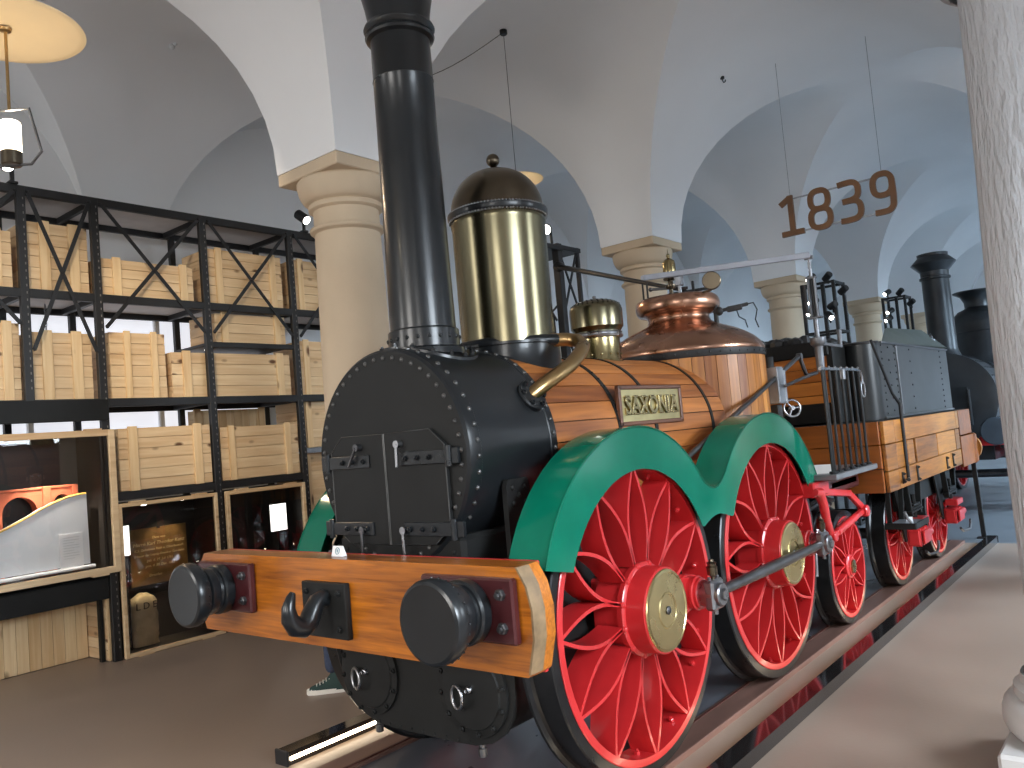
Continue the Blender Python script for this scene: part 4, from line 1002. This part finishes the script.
m.lathe([(.415,2.70),(.422,2.71),(.415,2.72)],(xb+.07,12.2,0),'z',40); obj('steam_dome',m,K['bgblack'],BG)
m=M(); m.box((xb,yb+.15,1.10),(1.9,.12,.30),.01); obj('buffer_beam',m,K['red'],BG)
for s in (1,-1):
    m=M(); m.lathe([(0,-.42),(.17,-.42),(.185,-.40),(.185,-.385),(.06,-.36),(.06,-.2),(.10,-.1),(.12,0)],(xb+s*.62,yb+.09,1.16),'y',32); obj('buffer',m,K['bluegrey'],BG)
for s in (1,-1):
    for y,r in ((yb+1.0,.5),(yb+2.4,.68),(yb+3.9,.68)): wheel(BG,.785,y,r,s,10,.11,.85,False,.1)
    m=M(); m.ext([(yb+.2,1.22),(yb+.2,.90),(yb+4.7,.75),(yb+4.7,1.05)],xb*.0+s*.58,s*.62,'x'); obj('main_frame',m,K['bgblack'],BG)
m=M(); m.box((xb,yb+2.4,1.0),(1.0,4.4,.5)); m.box((xb,yb+5.0,1.7),(1.1,.9,1.6),.05); obj('firebox',m,K['bgblack'],BG)
for y,r in ((yb+1.0,.5),(yb+2.4,.68),(yb+3.9,.68)):
    m=M(); m.cyl((-.65,y,r),(.65,y,r),.06,14); obj('axle',m,K['dark_steel'],BG)
# ------------------------------------------------------------------ storage rack
RX=-4.5; RB=-5.25
RK=thing('storage_rack','tall black metal rack with diagonal braces, filled with pine crates','rack',(0,0,0))
def post(x,y,z0,z1):
    m=M(); m.box((x,y,(z0+z1)/2),(.05,.07,z1-z0),.004)
    obj('post',m,K['black_soft'],RK)
    h=M(); z=z0+.1
    while z<z1-.05:
        h.box((x+.0256,y+.012,z),(.001,.008,.022)); z+=.06
    obj('slot_holes',h,K['slotgrey'],bpy.data.objects[-1] if False else POST[-1]) if False else None
K['slotgrey']=mat('slot_grey',srgb(120,116,112),.6,0,.1)
for y,z0 in ((-1.75,FZ),(-.70,2.24),(-.10,FZ),(.95,FZ),(1.98,FZ),(3.03,FZ)):
    m=M(); m.box((RX,y,(z0+4.078)/2),(.05,.07,4.078-z0),.004)
    h=M(); z=z0+.12
    while z<4.0: h.box((RX+.0255,y+.014,z),(.002,.008,.020)); z+=.062
    obj2('post',[(m,K['black_soft']),(h,K['slotgrey'])],RK)
for y in (-1.75,-.62,-.02,1.03,2.06,3.03):
    m=M(); m.box((RB,y,(FZ+4.09)/2),(.05,.06,4.09-FZ),.004); obj('post',m,K['black_soft'],RK)
YR0,YR1=-1.8,3.06
for z in (1.42,2.26,3.20,4.08):
    YR0=-1.8 if z>2 else -.12; YR1=3.06 if z>2 else 2.01
    m=M(); 
    for x in (RX,RB): m.box((x,(YR0+YR1)/2,z-.035),(.045,YR1-YR0,.075),.004)
    for y in ((-1.75,-.70,3.03) if z>2 else ())+(-.10,.95,1.98): m.box(((RX+RB)/2,y,z-.04),(RX-RB,.04,.06),.003)
    b=obj('shelf_beam',m,K['black_soft'],RK)
    m=M(); m.box(((RX+RB)/2,(YR0+YR1)/2,z-.008),(RX-RB-.05,YR1-YR0-.02,.016),.003); obj('shelf_board',m,K['shelfgrey'],RK)
K_dummy=0
m=M(); m.box(((RX+RB)/2+.02,1.465,2.795),(.72,1.0,.03),.004); m.box((RX,1.465,2.78),(.04,1.0,.05),.003); obj('mid_shelf',m,K['black_soft'],RK)
m=M(); g=M(); 
m.cylb((-4.62,1.02,2.775),(-4.62,1.02,2.745),.05,.005,20); dl=obj('shelf_light',m,K['black_soft'],RK); m=M(); m.cylb((-4.62,1.02,2.746),(-4.62,1.02,2.738),.042,.002,20); obj('light_lens',m,K['spotglow'],dl)
def brace(y0,y1,zt,zb):
    for a,b in ((y0,y1),(y1,y0)):
        m=M(); m.bar((RX+.03+(.004 if a<b else 0),a,zt),(RX+.03+(.004 if a<b else 0),b,zb),.034,.008,.001,up=(1,0,0))
        for q in ((a,zt),(b,zb)): m.bolt((RX+.036,q[0],q[1]),(1,0,0),.012)
        if a<b: m.bolt((RX+.04,(a+b)/2,(zt+zb)/2),(1,0,0),.012)
        obj('cross_brace',m,K['black_soft'],RK)
brace(-.655,-.145,4.03,2.68); brace(-.05,.90,4.03,2.90); brace(1.0,1.93,4.03,2.90); brace(2.03,2.98,4.03,2.90); brace(-1.70,-.75,4.03,2.90)
m=M(); m.box((RX+.035,-.94,2.16),(.03,1.72,.185),.003); obj('fascia',m,K['black_matt'],RK)
m=M(); m.box((RX+.0,-.94,.61),(.04,1.58,.18),.004); m.box(((RX+RB)/2,-.94,.69),(.72,1.58,.03)); m.box((RX-.12,-.175,.24),(.05,.03,.54)); obj('case_support',m,K['black_matt'],RK)
# crates ------------------------------------------------------------
PX=K['pine']; 
def crate(y0,y1,z0,z1,label,xf=-4.56,dep=.52,group='pine crates on the black rack',batt=(.2,.78),bw=.075,up=False,seed=0):
    dep=min(dep,.50)
    yc=(y0+y1)/2;w=y1-y0;h=z1-z0
    t=thing('wooden_crate',label,'crate',(xf-dep/2,yc,z0+.006),group)
    rn=random.Random(seed+int(100*(y0+5)+13*z0)); m=M(); th=.018
    if up:
        n=max(3,round(w/.095)); 
        mb=M()
        for s,m_ in ((1,m),(-1,mb)):
            for i in range(n): m_.box((s*(dep/2-th/2),-w/2+w*(i+.5)/n,h/2),(th,w/n-.003,h),.002)
    else:
        hs=[];z=0
        n=max(2,round(h/.098)); 
        mb=M()
        for s,m_ in ((1,m),(-1,mb)):
            for i in range(n): m_.box((s*(dep/2-th/2),0,h*(i+.5)/n),(th,w-.004,h/n-.004),.002)
            m_.box((s*(dep/2-th-.004),0,h/2),(.006,w-.03,h-.004))
    obj('front_boards',m,K['pinev'] if up else PX,t,20); obj('back_boards',mb,K['pinev'] if up else PX,t,20)
    m=M(); n=max(2,round(h/.098))
    for s in (1,-1):
        for i in range(n): m.box((0,s*(w/2-th/2),h*(i+.5)/n),(dep-2*th-.002,th,h/n-.004),.002)
    m.box((0,0,th/2),(dep-.03,w-.03,th)); obj('end_boards',m,K['pinex'],t,20)
    for f_ in batt:
        m=M(); m.box((dep/2+.011,-w/2+w*f_,h/2+.006),(.022,bw,h+.018),.003); obj('batten',m,K['pinev'],t,20)
    return t
L1=3.20;L2=2.26;L3=1.42
crate(-1.30,-.76,L1,3.69,'pine crate at the outer end of the upper shelf, under the pendant lamp')
crate(-.66,-.14,L1,3.80,'tall square pine crate on the upper shelf behind the first cross brace',batt=(.30,.76),bw=.085)
crate(-.05,.86,L1,3.55,'long low pine crate on the upper shelf between two taller ones',batt=(.17,.88))
crate(1.03,1.90,L1,3.77,'wide pine crate with one end turned to view on the upper shelf',batt=(.13,.86))
crate(2.06,2.72,L1,3.77,'pine crate on the upper shelf partly hidden by the stone column',batt=(.12,.85))
crate(-1.32,-.73,L2,2.91,'pine crate at the outer end of the middle shelf, beside the knotted crate',batt=(.2,.83))
crate(-.655,-.15,L2,2.845,'pine crate with dark knots on the middle shelf behind the diagonal braces',batt=(.26,.74),bw=.085)
crate(.005,.53,L2,2.87,'narrow square pine crate on the middle shelf between the knotted crate and the longest',batt=(.30,.78),bw=.06)
crate(.585,1.93,L2,2.70,'longest pine crate on the middle shelf under the small extra shelf',batt=(.11,.90),bw=.085)
crate(1.07,1.90,2.812,3.11,'flat pine crate on the small extra shelf with a lamp below',batt=(.12,.87))
crate(2.07,2.70,L2,2.86,'pine crate on the middle shelf beside the stone column',batt=(.12,.85))
crate(.01,.905,L3,1.985,'wide pine crate standing above the plaque showcase',xf=-4.50,batt=(.14,.84),bw=.085)
crate(1.02,1.94,L3,1.95,'wide pine crate above the dark glazed showcase',xf=-4.52,batt=(.13,.85),bw=.07)
crate(2.05,2.66,1.68,2.19,'pine crate on the small grey shelf beside the smokebox',xf=-4.56,batt=(.12,.85))
crate(1.07,1.88,L3,2.16,'upright boarded pine crate in the back row behind the lower crates',xf=-5.05,dep=.15,batt=(.02,.97),up=True)
crate(2.03,2.66,.62,1.62,'brownish pine crate low beside the smokebox',xf=-4.60,batt=(.1,.9))
crate(-1.80,-.16,FZ,.505,'low upright boarded pine crate under the model showcase',xf=-4.93,dep=.28,batt=(),up=True)
crate(-.152,-.073,FZ+.0,.52,'narrow reddish pine crate edge beside the plaque showcase',xf=-4.54,dep=.5,batt=(),up=True)
m=M(); m.box(((RX+RB)/2,2.52,1.665),(.7,1.0,.03)); m.box((RX,2.52,1.65),(.03,1.0,.05)); obj('side_shelf',m,K['galv'],RK)
m=M(); m.box(((RX+RB)/2,2.52,.60),(.7,1.0,.03)); m.box((RX,2.52,.58),(.04,1.0,.06)); obj('side_shelf',m,K['black_soft'],RK)
# showcases ------------------------------------------------------------
def case(name,label,y0,y1,z0,z1,xf,dep,fw,glass=True,ins=0.0):
    t=thing('showcase',label,'showcase',(xf,(y0+y1)/2,z0),'pine framed showcases under the rack')
    w=y1-y0;h=z1-z0;m=M()
    for s in (-1,1): m.box((-.02,s*(w/2-fw/2),h/2),(.04,fw,h),.003)
    for z in (fw/2,h-fw/2): m.box((-.02,0,z),(.04,w-2*fw-.001,fw),.003)
    for s in (-1,1): m.box((-.02,s*(w/2-.18),h+.006),(.05,.14,.014),.002); m.box((-.02,s*(w/2-.18),-.006),(.05,.14,.014),.002)
    obj('frame',m,K['pine'],t,20)
    m=M(); m.box((-dep+.01,0,h/2),(.02,w-.01-2*ins,h-.01)); m.box((-dep/2-.02,w/2-.012-ins,h/2),(dep-.05,.02,h-.02)); m.box((-dep/2-.02,-w/2+.012+ins,h/2),(dep-.05,.02,h-.02)); m.box((-dep/2-.02,0,h-.012),(dep-.05,w-.05-2*ins,.02)); m.box((-dep/2-.02,0,.02),(dep-.05,w-.05-2*ins,.02)); obj('lining',m,K['caseint'],t)
    if glass:
        m=M(); m.box((-.022,0,h/2),(.006,w-2*fw+.01,h-2*fw+.01)); obj('glass_pane',m,K['glass'],t)
    return t
case('a','large glazed pine showcase holding a white sloping model and orange viaduct',-1.78,-.05,.74,1.985,-4.43,.54,.055,True,.095)
case('b','low glazed pine showcase holding an inscribed plaque and an old milestone',-.05,.908,FZ+.005,1.322,-4.44,.44,.034)
case('c','dark glazed pine showcase beside the smokebox',1.0,1.935,FZ+.005,1.322,-4.44,.44,.04)
# model in the large case
t=thing('embankment_model','white sloping embankment model with ochre top edge in the showcase','model',(-4.56,-.26,.84))
prof=[(-.94,0),(0.002,0),(-.004,.60),(-.075,.596),(-.146,.585),(-.239,.558),(-.354,.512),(-.466,.455),(-.575,.405),(-.682,.36),(-.94,.27),(-1.30,.16),(-1.30,0)]
m=M(); m.ext([(a,b) for a,b in prof],0,-.11,'x'); obj('slope',m,K['white'],t,20)
m=M(); m.tube([(-.005,a,b+.006) for a,b in prof[2:12]],.010,6); obj('top_edge',m,K['yellow'],t,60)
m=M(); m.box((.012,-.5,-.02),(.06,1.06,.025),.004); m.tube([(.045,-1.0,-.02),(.045,.02,-.02)],.014,8); obj('base_strip',m,K['white'],t)
t=thing('caption_card','white caption card leaning on the embankment model','card',(-4.545,-.415,.836)); m=M(); m.box((0,0,.142),(.006,.19,.285),.001); obj('sheet',m,K['paper'],t)
m=M()
for k in range(9): m.box((.0035,-.01*(k%3==2)*2,.25-.022*k),(.001,.13-.04*(k%3==2),.005))
obj('text_lines',m,K['greyprint'],t)
t=thing('viaduct_model','orange arched viaduct model behind the white slope','model',(-4.79,-.60,.776))
def archwall(m,y0,y1,zt,cy,r,zs,x0,x1):
    n=16;o=[];i_=[]
    for k in range(n+1):
        a=PI-PI*k/n; i_.append((cy+r*cos(a),zs+r*sin(a)))
    inner=[(cy-r,0.0)]+i_+[(cy+r,0.0)]
    outer=[(y0,0.0)]+[(y0+(y1-y0)*k/n,zt) for k in range(n+1)]+[(y1,0.0)]
    m.ringplate(outer,inner,'x',x0,x1)
m=M(); archwall(m,-.315,.045,.735,-.13,.135,.555,-.06,.06); archwall(m,.11,.29,.735,.205,.065,.615,-.06,.06); archwall(m,-.78,-.38,.735,-.58,.15,.54,-.06,.06)
obj('arches',m,K['terra'],t,25)
m=M(); m.box((0,.078,.38),(.16,.066,.76),.004); m.box((0,.31,.378),(.16,.05,.75),.004); m.box((0,-.345,.38),(.16,.066,.76),.004); m.box((0,-.25,.748),(.14,1.15,.02),.003); obj('piers',m,K['terra'],t,25)
# plaque and stone
t=thing('plaque','bronze coloured plaque with pale lettering inside the low showcase','plaque',(-4.82,.485,.52),None)
m=M(); m.box((0,0,.265),(.02,.56,.53),.003); obj('plate',m,K['plaque'],t)
def tx(s,size,y,z,sh=.2):
    mt=Matrix(((0,0,1,.0105),(1,0,0,y),(0,1,0,z),(0,0,0,1))); return text_m(s,size,.002,mt,shear=sh)
for s,size,y,z in (('Dem von',.034,0,.425),('Herrn Karl Theodor Kunz',.047,0,.368),('K.S. Geheimen Rath u. Oberbaurath',.033,0,.318),('Erbauer der Leipzig-Dresdner Eisenbahn',.030,0,.268),('geb. d. 29. Juli 1791',.033,0,.215),('gest. d. 30. Dec. 1863',.033,0,.165),('Dresden',.036,-.05,.075)):
    obj('lettering',tx(s,size,y,z),K['plaquetxt'],t)
m=M(); m.box((.006,0,.525),(.014,.03,.02)); obj('clip',m,K['black_soft'],t)
t=thing('milestone','weathered round-topped milestone with cut letters in the low showcase','stone',(-4.62,.205,.025))
m=M(); n=14; rows=[]; rn=random.Random(5)
for k in range(13):
    z=.46*k/12; wy=.115 if z<.36 else .115*sqrt(max(.02,1-((z-.36)/.105)**2)); wx=.07 if z<.38 else .07*sqrt(max(.04,1-((z-.38)/.09)**2)); row=[]
    for i in range(28):
        a=2*PI*i/28;c=cos(a);s_=sin(a); q=1+.13*(rn.random()-.5)
        row.append((wx*math.copysign(abs(c)**.5,c)*q,wy*math.copysign(abs(s_)**.5,s_)*q,z+.014*(rn.random()-.5)*(k>0)))
    rows.append(row)
m.grid(rows,True); m.f+=[tuple(range(28)),tuple(range(12*28,13*28))]; obj('stone',m,K['rockm'],t,60)
mt=Matrix(((0,0,1,.066),(1,0,0,0),(0,1,0,.325),(0,0,0,1))); obj('letters',text_m('L D E',.085,.006,mt),K['letter'],t)
for (y,z,w,h,x,lb) in ((.072,.85,.05,.265,-4.58,'narrow bright caption panel beside the plaque in the low showcase'),(1.697,.84,.195,.278,-4.62,'bright white caption panel in the dark showcase beside the smokebox')):
    t=thing('caption_sign',lb,'sign',(x,y,z),'bright caption panels in the showcases'); m=M(); m.box((0,0,h/2),(.012,w,h),.002); obj('lit_face',m,K['cardglow'],t); m=M(); m.cyl((-.01,0,0),(-.01,0,FZ+.04-z),.008,8); m.box((-.012,0,h/2),(.012,w+.006,h+.006),.002); obj('holder',m,K['black_soft'],t)
# chain hanging behind the rack
m=M()
for k in range(9):
    z=3.16-.034*k; u=(k%2)
    m.tube([(-5.0+(0 if u else .009*cos(a)),-.35+(.009*cos(a) if u else 0),z+.022*sin(a)) for a in [2*PI*i/10 for i in range(10)]],.0035,5,True)
tag(obj('hanging_chain',m,K['chain'],None,60),'short steel chain hanging behind the crates under the upper shelf','chain')
# spot lamps on the rack
def racklamp(y,label,d):
    t=thing('spotlight',label,'spotlight',(-4.5,y,4.0835),'spotlights on the rack top')
    m=M(); m.box((0,0,.012),(.07,.07,.024),.004); m.bar((0,0,.02),(0,0,.15),.03,.03,.004); obj('stem',m,K['black_soft'],t)
    dd=V(d).normalized(); c=V((.02,-.03,.17)); m=M(); m.cylb(c-dd*.08,c+dd*.08,.055,.008,20); h=obj('lamp_head',m,K['black_soft'],t)
    m=M(); c2=c+dd*.081; m.cylb(c2-dd*.002,c2+dd*.004,.045,.001,20); obj('lens',m,K['spotglow'],h)
    l=bpy.data.lights.new('rack_spot','SPOT'); l.energy=80; l.color=(1,.72,.46); l.spot_size=math.radians(75); l.spot_blend=.6; l.shadow_soft_size=.05
    o=bpy.data.objects.new('rack_spot',l); COL.objects.link(o); o.location=V((-4.5,y,4.0835))+c+dd*.10; o.rotation_euler=dd.to_track_quat('-Z','Y').to_euler()
racklamp(-.75,'black spotlight with bright lens on the rack top under the pendant lamp',(.75,-.35,-.55))
racklamp(2.20,'black spotlight with bright lens on the rack top beside the stone column',(.75,.15,-.6))
# ------------------------------------------------------------------ pendant lamps
def pendant(p,label,ztop,dz=-.325,rad=.275):
    t=thing('pendant_lamp',label,'lamp',p,'disc pendant lamps')
    m=M(); m.lathe([(0,0),(.06,-.001),(rad*.9,-.012),(rad-.004,-.013),(rad,-.010),(rad-.002,-.006),(.06,.012),(0,.016)],(0,0,0),'z',56); obj('disc_reflector',m,K['disc'],t,40)
    m=M(); m.cyl((0,0,-.005),(0,0,dz),.006,8); m.lathe([(0,-.004),(.022,-.006),(.02,-.016),(0,-.018)],(0,0,0),'z',14); obj('stem',m,K['bronze'],t)
    m=M(); A=[(-.075,0),(.075,0),(.115,-.17),(.075,-.215),(-.075,-.215),(-.115,-.17)]
    ux,uy=.775,.63
    m.tube([(a*ux,a*uy,dz+b) for a,b in A],.006,6,True); obj('lantern_frame',m,K['dark_steel'],t,20)
    m=M(); m.cylb((0,0,dz-.165),(0,0,dz-.045),.036,.006,22); obj('lamp_glass',m,K['lampglow'],t)
    m=M(); m.cylb((0,0,dz-.215),(0,0,dz-.160),.037,.004,22); obj('lamp_socket',m,K['brass_old'],t)
    m=M(); m.cyl((0,0,.01),(0,0,ztop-p[2]),.003,6); m.cylb((0,0,ztop-p[2]-.03),(0,0,ztop-p[2]+.03),.04,.01,14); obj('cord',m,K['black_soft'],t)
    l=bpy.data.lights.new('pendant_light','POINT'); l.energy=3; l.color=(1,.84,.6); l.shadow_soft_size=.04
    o=bpy.data.objects.new('pendant_light',l); COL.objects.link(o); o.location=(p[0],p[1],p[2]+dz-.02)
    return t
pendant((-.435,-2.206,3.336),'round cream disc pendant lamp with its lit lantern above the crate rack',5.62)
t=pendant((-2.13,3.09,4.22),'round cream disc pendant lamp hanging behind the big brass dome',5.78)
m=M(); P0=V((0,0,1.56));P1=V((-1.2,-1.3,1.05)); m.tube([tuple(P0.lerp(P1,i/16)+V((0,0,-.22*sin(PI*i/16)))) for i in range(17)],.004,5); obj('swag_cord',m,K['black_soft'],t,60)
# smoke detector and ceiling hook
t=thing('smoke_detector','small white sensor on the vault near the pendant lamp with lit lantern','sensor',(-4.40,.70,5.72)); m=M(); m.sph((0,0,-.01),.03,12,8); m.cyl((.05,0,0),(.09,0,-.02),.012,8); obj('sensor_body',m,K['white'],t)
t=thing('ceiling_hook','small dark hook on the vault above the copper dome','hook',(-.79,5.36,5.47)); m=M(); m.tube([(0,0,.04),(0,0,-.02),(.012,0,-.045),(.03,0,-.04),(.035,0,-.02)],.007,6); m.cylb((0,0,.0),(0,0,.03),.025,.004,12); obj('hook_body',m,K['black_soft'],t)
# ------------------------------------------------------------------ visitor
def skin(name,verts,edges,mat_,parent,sub=2,root=0):
    me=bpy.data.meshes.new(name); me.from_pydata([v[:3] for v in verts],edges,[]); o=bpy.data.objects.new(name,me); COL.objects.link(o)
    sm=o.modifiers.new('s','SKIN'); sm.use_smooth_shade=True
    for i,v in enumerate(verts):
        sv=me.skin_vertices[0].data[i]; r=v[3]; sv.radius=r if isinstance(r,tuple) else (r,r); sv.use_root=(i==root)
    sb_=o.modifiers.new('u','SUBSURF'); sb_.levels=sub; sb_.render_levels=sub
    dg=bpy.context.evaluated_depsgraph_get(); nm=bpy.data.meshes.new_from_object(o.evaluated_get(dg)); bpy.data.objects.remove(o)
    for p in nm.polygons:p.use_smooth=True
    nm.materials.clear(); nm.materials.append(mat_); q=bpy.data.objects.new(name,nm); COL.objects.link(q); q.parent=parent; return q
PE=thing('person','person in jeans and green canvas shoes walking behind the locomotive','person',(-1.465,.395,FZ),None,math.atan2(-.3,-.95))
# local x forward, y left, z up
body=[(0,0,.93,(.14,.10)),(.0,0,1.10,(.125,.09)),(.01,0,1.30,(.15,.10)),(.0,0,1.43,(.11,.08)),(.01,0,1.50,.052),(.02,0,1.56,.055),(.03,0,1.64,(.075,.09)),(.02,0,1.71,(.06,.07)),
 (.02,.09,.88,.085),(.44,.09,.50,.058),(.45,.09,.12,.042),(.0,-.09,.88,.085),(-.02,-.09,.47,.058),(-.22,-.09,.13,.042),
 (0,.17,1.40,.055),(-.05,.22,1.14,.042),(.05,.23,.92,.032),(.08,.23,.86,.03),(0,-.17,1.40,.055),(.03,-.22,1.14,.042),(.16,-.22,.95,.032),(.20,-.215,.90,.03)]
ed=[(0,1),(1,2),(2,3),(3,4),(4,5),(5,6),(6,7),(0,8),(8,9),(9,10),(0,11),(11,12),(12,13),(3,14),(14,15),(15,16),(16,17),(3,18),(18,19),(19,20),(20,21)]
bo=skin('body',body,ed,K['skin'],PE)
jl=[(0,0,.96,(.155,.115)),(.02,.09,.86,.10),(.44,.09,.50,.068),(.452,.09,.12,.050),(.0,-.09,.86,.10),(-.02,-.09,.47,.072),(-.21,-.09,.14,.060)]
skin('jeans',jl,[(0,1),(1,2),(2,3),(0,4),(4,5),(5,6)],K['denim'],PE)
jk=[(0,0,.92,(.165,.125)),(.0,0,1.12,(.145,.11)),(.01,0,1.30,(.17,.12)),(0,0,1.44,(.12,.09)),(0,.18,1.40,.072),(-.05,.225,1.14,.058),(.04,.235,.94,.048),(0,-.18,1.40,.072),(.03,-.225,1.14,.058),(.15,-.225,.97,.048)]
skin('jacket',jk,[(0,1),(1,2),(2,3),(3,4),(4,5),(5,6),(3,7),(7,8),(8,9)],K['jacket'],PE)
skin('hair',[(-.02,0,1.66,(.085,.085)),(.0,0,1.73,(.08,.085)),(.035,0,1.765,(.05,.06)),(-.06,0,1.58,(.05,.06))],[(0,1),(1,2),(0,3)],K['hair'],PE)
def shoe(x,y,z,pit,yaw=0):
    m=M(); L=.27
    sec=[(-.095,.036,.10),(-.085,.042,.155),(-.03,.045,.165),(.01,.043,.135),(.04,.043,.095),(.07,.045,.072),(.12,.047,.058),(.155,.040,.045),(.175,.018,.03)]
    rows=[]
    for sx,w,h in sec: rows.append([(sx,w*cos(a),.022+(h-.022)*max(0,sin(a))) for a in [PI*i/10 for i in range(11)]])
    m.grid(rows); n=len(rows[0]); m.f+=[tuple(range(n)),tuple(range(len(m.v)-n,len(m.v)))]
    R=Matrix.Translation((x,y,z))@Matrix.Rotation(yaw,4,'Z')@Matrix.Rotation(pit,4,'Y'); m.move(R); up=obj('shoe',m,K['shoe'],PE,50)
    m=M(); out=[(-.095,-.03),(-.095,.03),(-.06,.043),(.05,.048),(.12,.052),(.165,.042),(.182,.018),(.182,-.018),(.165,-.042),(.12,-.052),(.05,-.048),(-.06,-.043)]
    m.ext(out,0,.03,'z'); rows=[]
    for sx,w,h in ((.115,.050,.052),(.15,.044,.044),(.176,.024,.034),(.184,.01,.03)): rows.append([(sx,w*cos(a),.02+(h-.02)*sin(a)) for a in [PI*i/10 for i in range(11)]])
    m.grid(rows); m.move(R); obj('rubber_sole',m,K['rubber'],up,40)
    m=M()
    for k in range(5):
        xx=.02+.022*k; zz=.105-.011*k
        m.tube([(xx,-.028,zz-.012),(xx+.006,0,zz+.001),(xx,.028,zz-.012)],.0045,5)
    m.move(R); obj('laces',m,K['rubber'],up,60)
shoe(.45,.09,.0,0,.44); shoe(-.20,-.09,.018,.2)
def hand(s,base,d):
    d=V(d).normalized(); vs=[tuple(base)+((.026,.018),),tuple(V(base)+d*.05)+((.036,.016),),tuple(V(base)+d*.085)+((.034,.013),)]; e=[(0,1),(1,2)]
    h=skin('hand',vs,e,K['skin'],bo,1)
    for k,l in enumerate((.062,.072,.068,.052)):
        o_=V(base)+d*.085+V((.026-.017*k,0,0)); skin('finger',[tuple(o_)+(.009,),tuple(o_+d*l*.5+V((.004,0,0)))+(.008,),tuple(o_+d*l+V((.016,-.006*s,-.0)))+(.007,)],[(0,1),(1,2)],K['skin'],h,1)
    o_=V(base)+d*.03; skin('thumb',[tuple(o_)+(.012,),tuple(o_+V((.045,-.01*s,-.03)))+(.010,),tuple(o_+V((.058,-.014*s,-.062)))+(.008,)],[(0,1),(1,2)],K['skin'],h,1)
hand(1,(.085,.23,.855),(.25,0,-1)); hand(-1,(.205,-.215,.895),(.3,0,-1))
m=M(); m.sph((.115,0,1.635),.016,10,8,(1,.8,1.4)); 
for s in (-1,1): m.sph((.025,s*.085,1.64),.022,8,6,(.5,.35,1.2))
obj('nose_and_ears',m,K['skin'],bo)
m=M()
for s in (-1,1): m.sph((.095,s*.032,1.665),.012,10,8)
obj('eyes',m,K['paper'],bo)
m=M(); m.sph((.098,0,1.595),.02,10,6,(.5,1.1,.35)); obj('mouth',m,K['lips'],bo)

# lamps built into the showcases, and the frosted window behind the rack
def caselamp(loc,tgt,en,size=60):
    t=thing('showcase_lamp','small round lamp under the top of the '+('plaque showcase, above the '+('plaque' if loc[1]>.4 else 'milestone') if loc[1]>0 else 'model showcase'),'lamp',loc,'lamps inside the showcases')
    m=M(); m.cylb((0,0,-.006),(0,0,.008),.03,.003,18); obj('lamp_body',m,K['black_soft'],t); m=M(); m.cylb((0,0,-.008),(0,0,-.005),.024,.001,18); obj('lens',m,K['spotglow'],t)
    l=bpy.data.lights.new('showcase_spot','SPOT'); l.energy=en; l.color=(1,.78,.48) if loc[1]>0 else (1,.9,.78); l.spot_size=math.radians(size); l.spot_blend=.8; l.shadow_soft_size=.02
    o=bpy.data.objects.new('showcase_spot',l); COL.objects.link(o); o.location=V(loc)+V((0,0,-.03)); o.rotation_euler=(V(tgt)-V(loc)).to_track_quat('-Z','Y').to_euler()
caselamp((-4.56,.60,1.291),(-4.80,.52,.84),8,70); caselamp((-4.53,.22,1.291),(-4.60,.21,.40),26,50)
caselamp((-4.515,-.60,1.945),(-4.60,-.50,.95),60,80)
wn+=1; f_=M(); 
for y in (-1.6,-.3,1.0,2.3): f_.box((X0+.03,y,2.45),(.06,.06,1.9),.01)
for z in (1.5,3.4): f_.box((X0+.03,.35,z),(.06,3.96,.06),.01)
w=struct('window_%d'%wn,f_,K['white']); p=M(); p.box((X0+.012,.35,2.45),(.012,3.9,1.86)); obj('pane',p,K['frosted'],w)

# unseen warm spots added to brighten the rack, without fixtures, outside the view
for loc,tgt,en in (((-.6,-2.9,4.7),(-4.6,-.5,2.5),300),((-.5,-2.3,4.6),(-4.6,1.3,2.6),330)):
    l=bpy.data.lights.new('rack_fill','SPOT'); l.energy=en; l.color=(1,.84,.64); l.spot_size=math.radians(34); l.spot_blend=.7; l.shadow_soft_size=.06
    o=bpy.data.objects.new('rack_fill',l); COL.objects.link(o); o.location=loc; o.rotation_euler=(V(tgt)-V(loc)).to_track_quat('-Z','Y').to_euler()
# ------------------------------------------------------------------ camera
f,yaw,pit,rol,cx,cy,cz=CAMP
Fv=V((-sin(yaw)*cos(pit),cos(yaw)*cos(pit),sin(pit))); Rv=V((cos(yaw),sin(yaw),0)); Uv=Rv.cross(Fv)
R2=cos(rol)*Rv+sin(rol)*Uv; U2=-sin(rol)*Rv+cos(rol)*Uv
cd=bpy.data.cameras.new('camera'); co=bpy.data.objects.new('camera',cd); COL.objects.link(co)
cd.sensor_fit='HORIZONTAL'; cd.sensor_width=36; cd.lens=f/1024*36; cd.clip_start=.05
mm=Matrix((R2,U2,-Fv)).transposed().to_4x4(); mm.translation=V((cx,cy,cz)); co.matrix_world=mm
SC.camera=co
# ------------------------------------------------------------------ world and view
w=bpy.data.worlds.new('world'); SC.world=w; w.use_nodes=True
w.node_tree.nodes['Background'].inputs[0].default_value=(.7,.8,1,1); w.node_tree.nodes['Background'].inputs[1].default_value=.4
SC.view_settings.view_transform='Standard'; SC.view_settings.look='None'; SC.view_settings.gamma=1; SC.view_settings.use_curve_mapping=False
SC.view_settings.exposure=EXPO
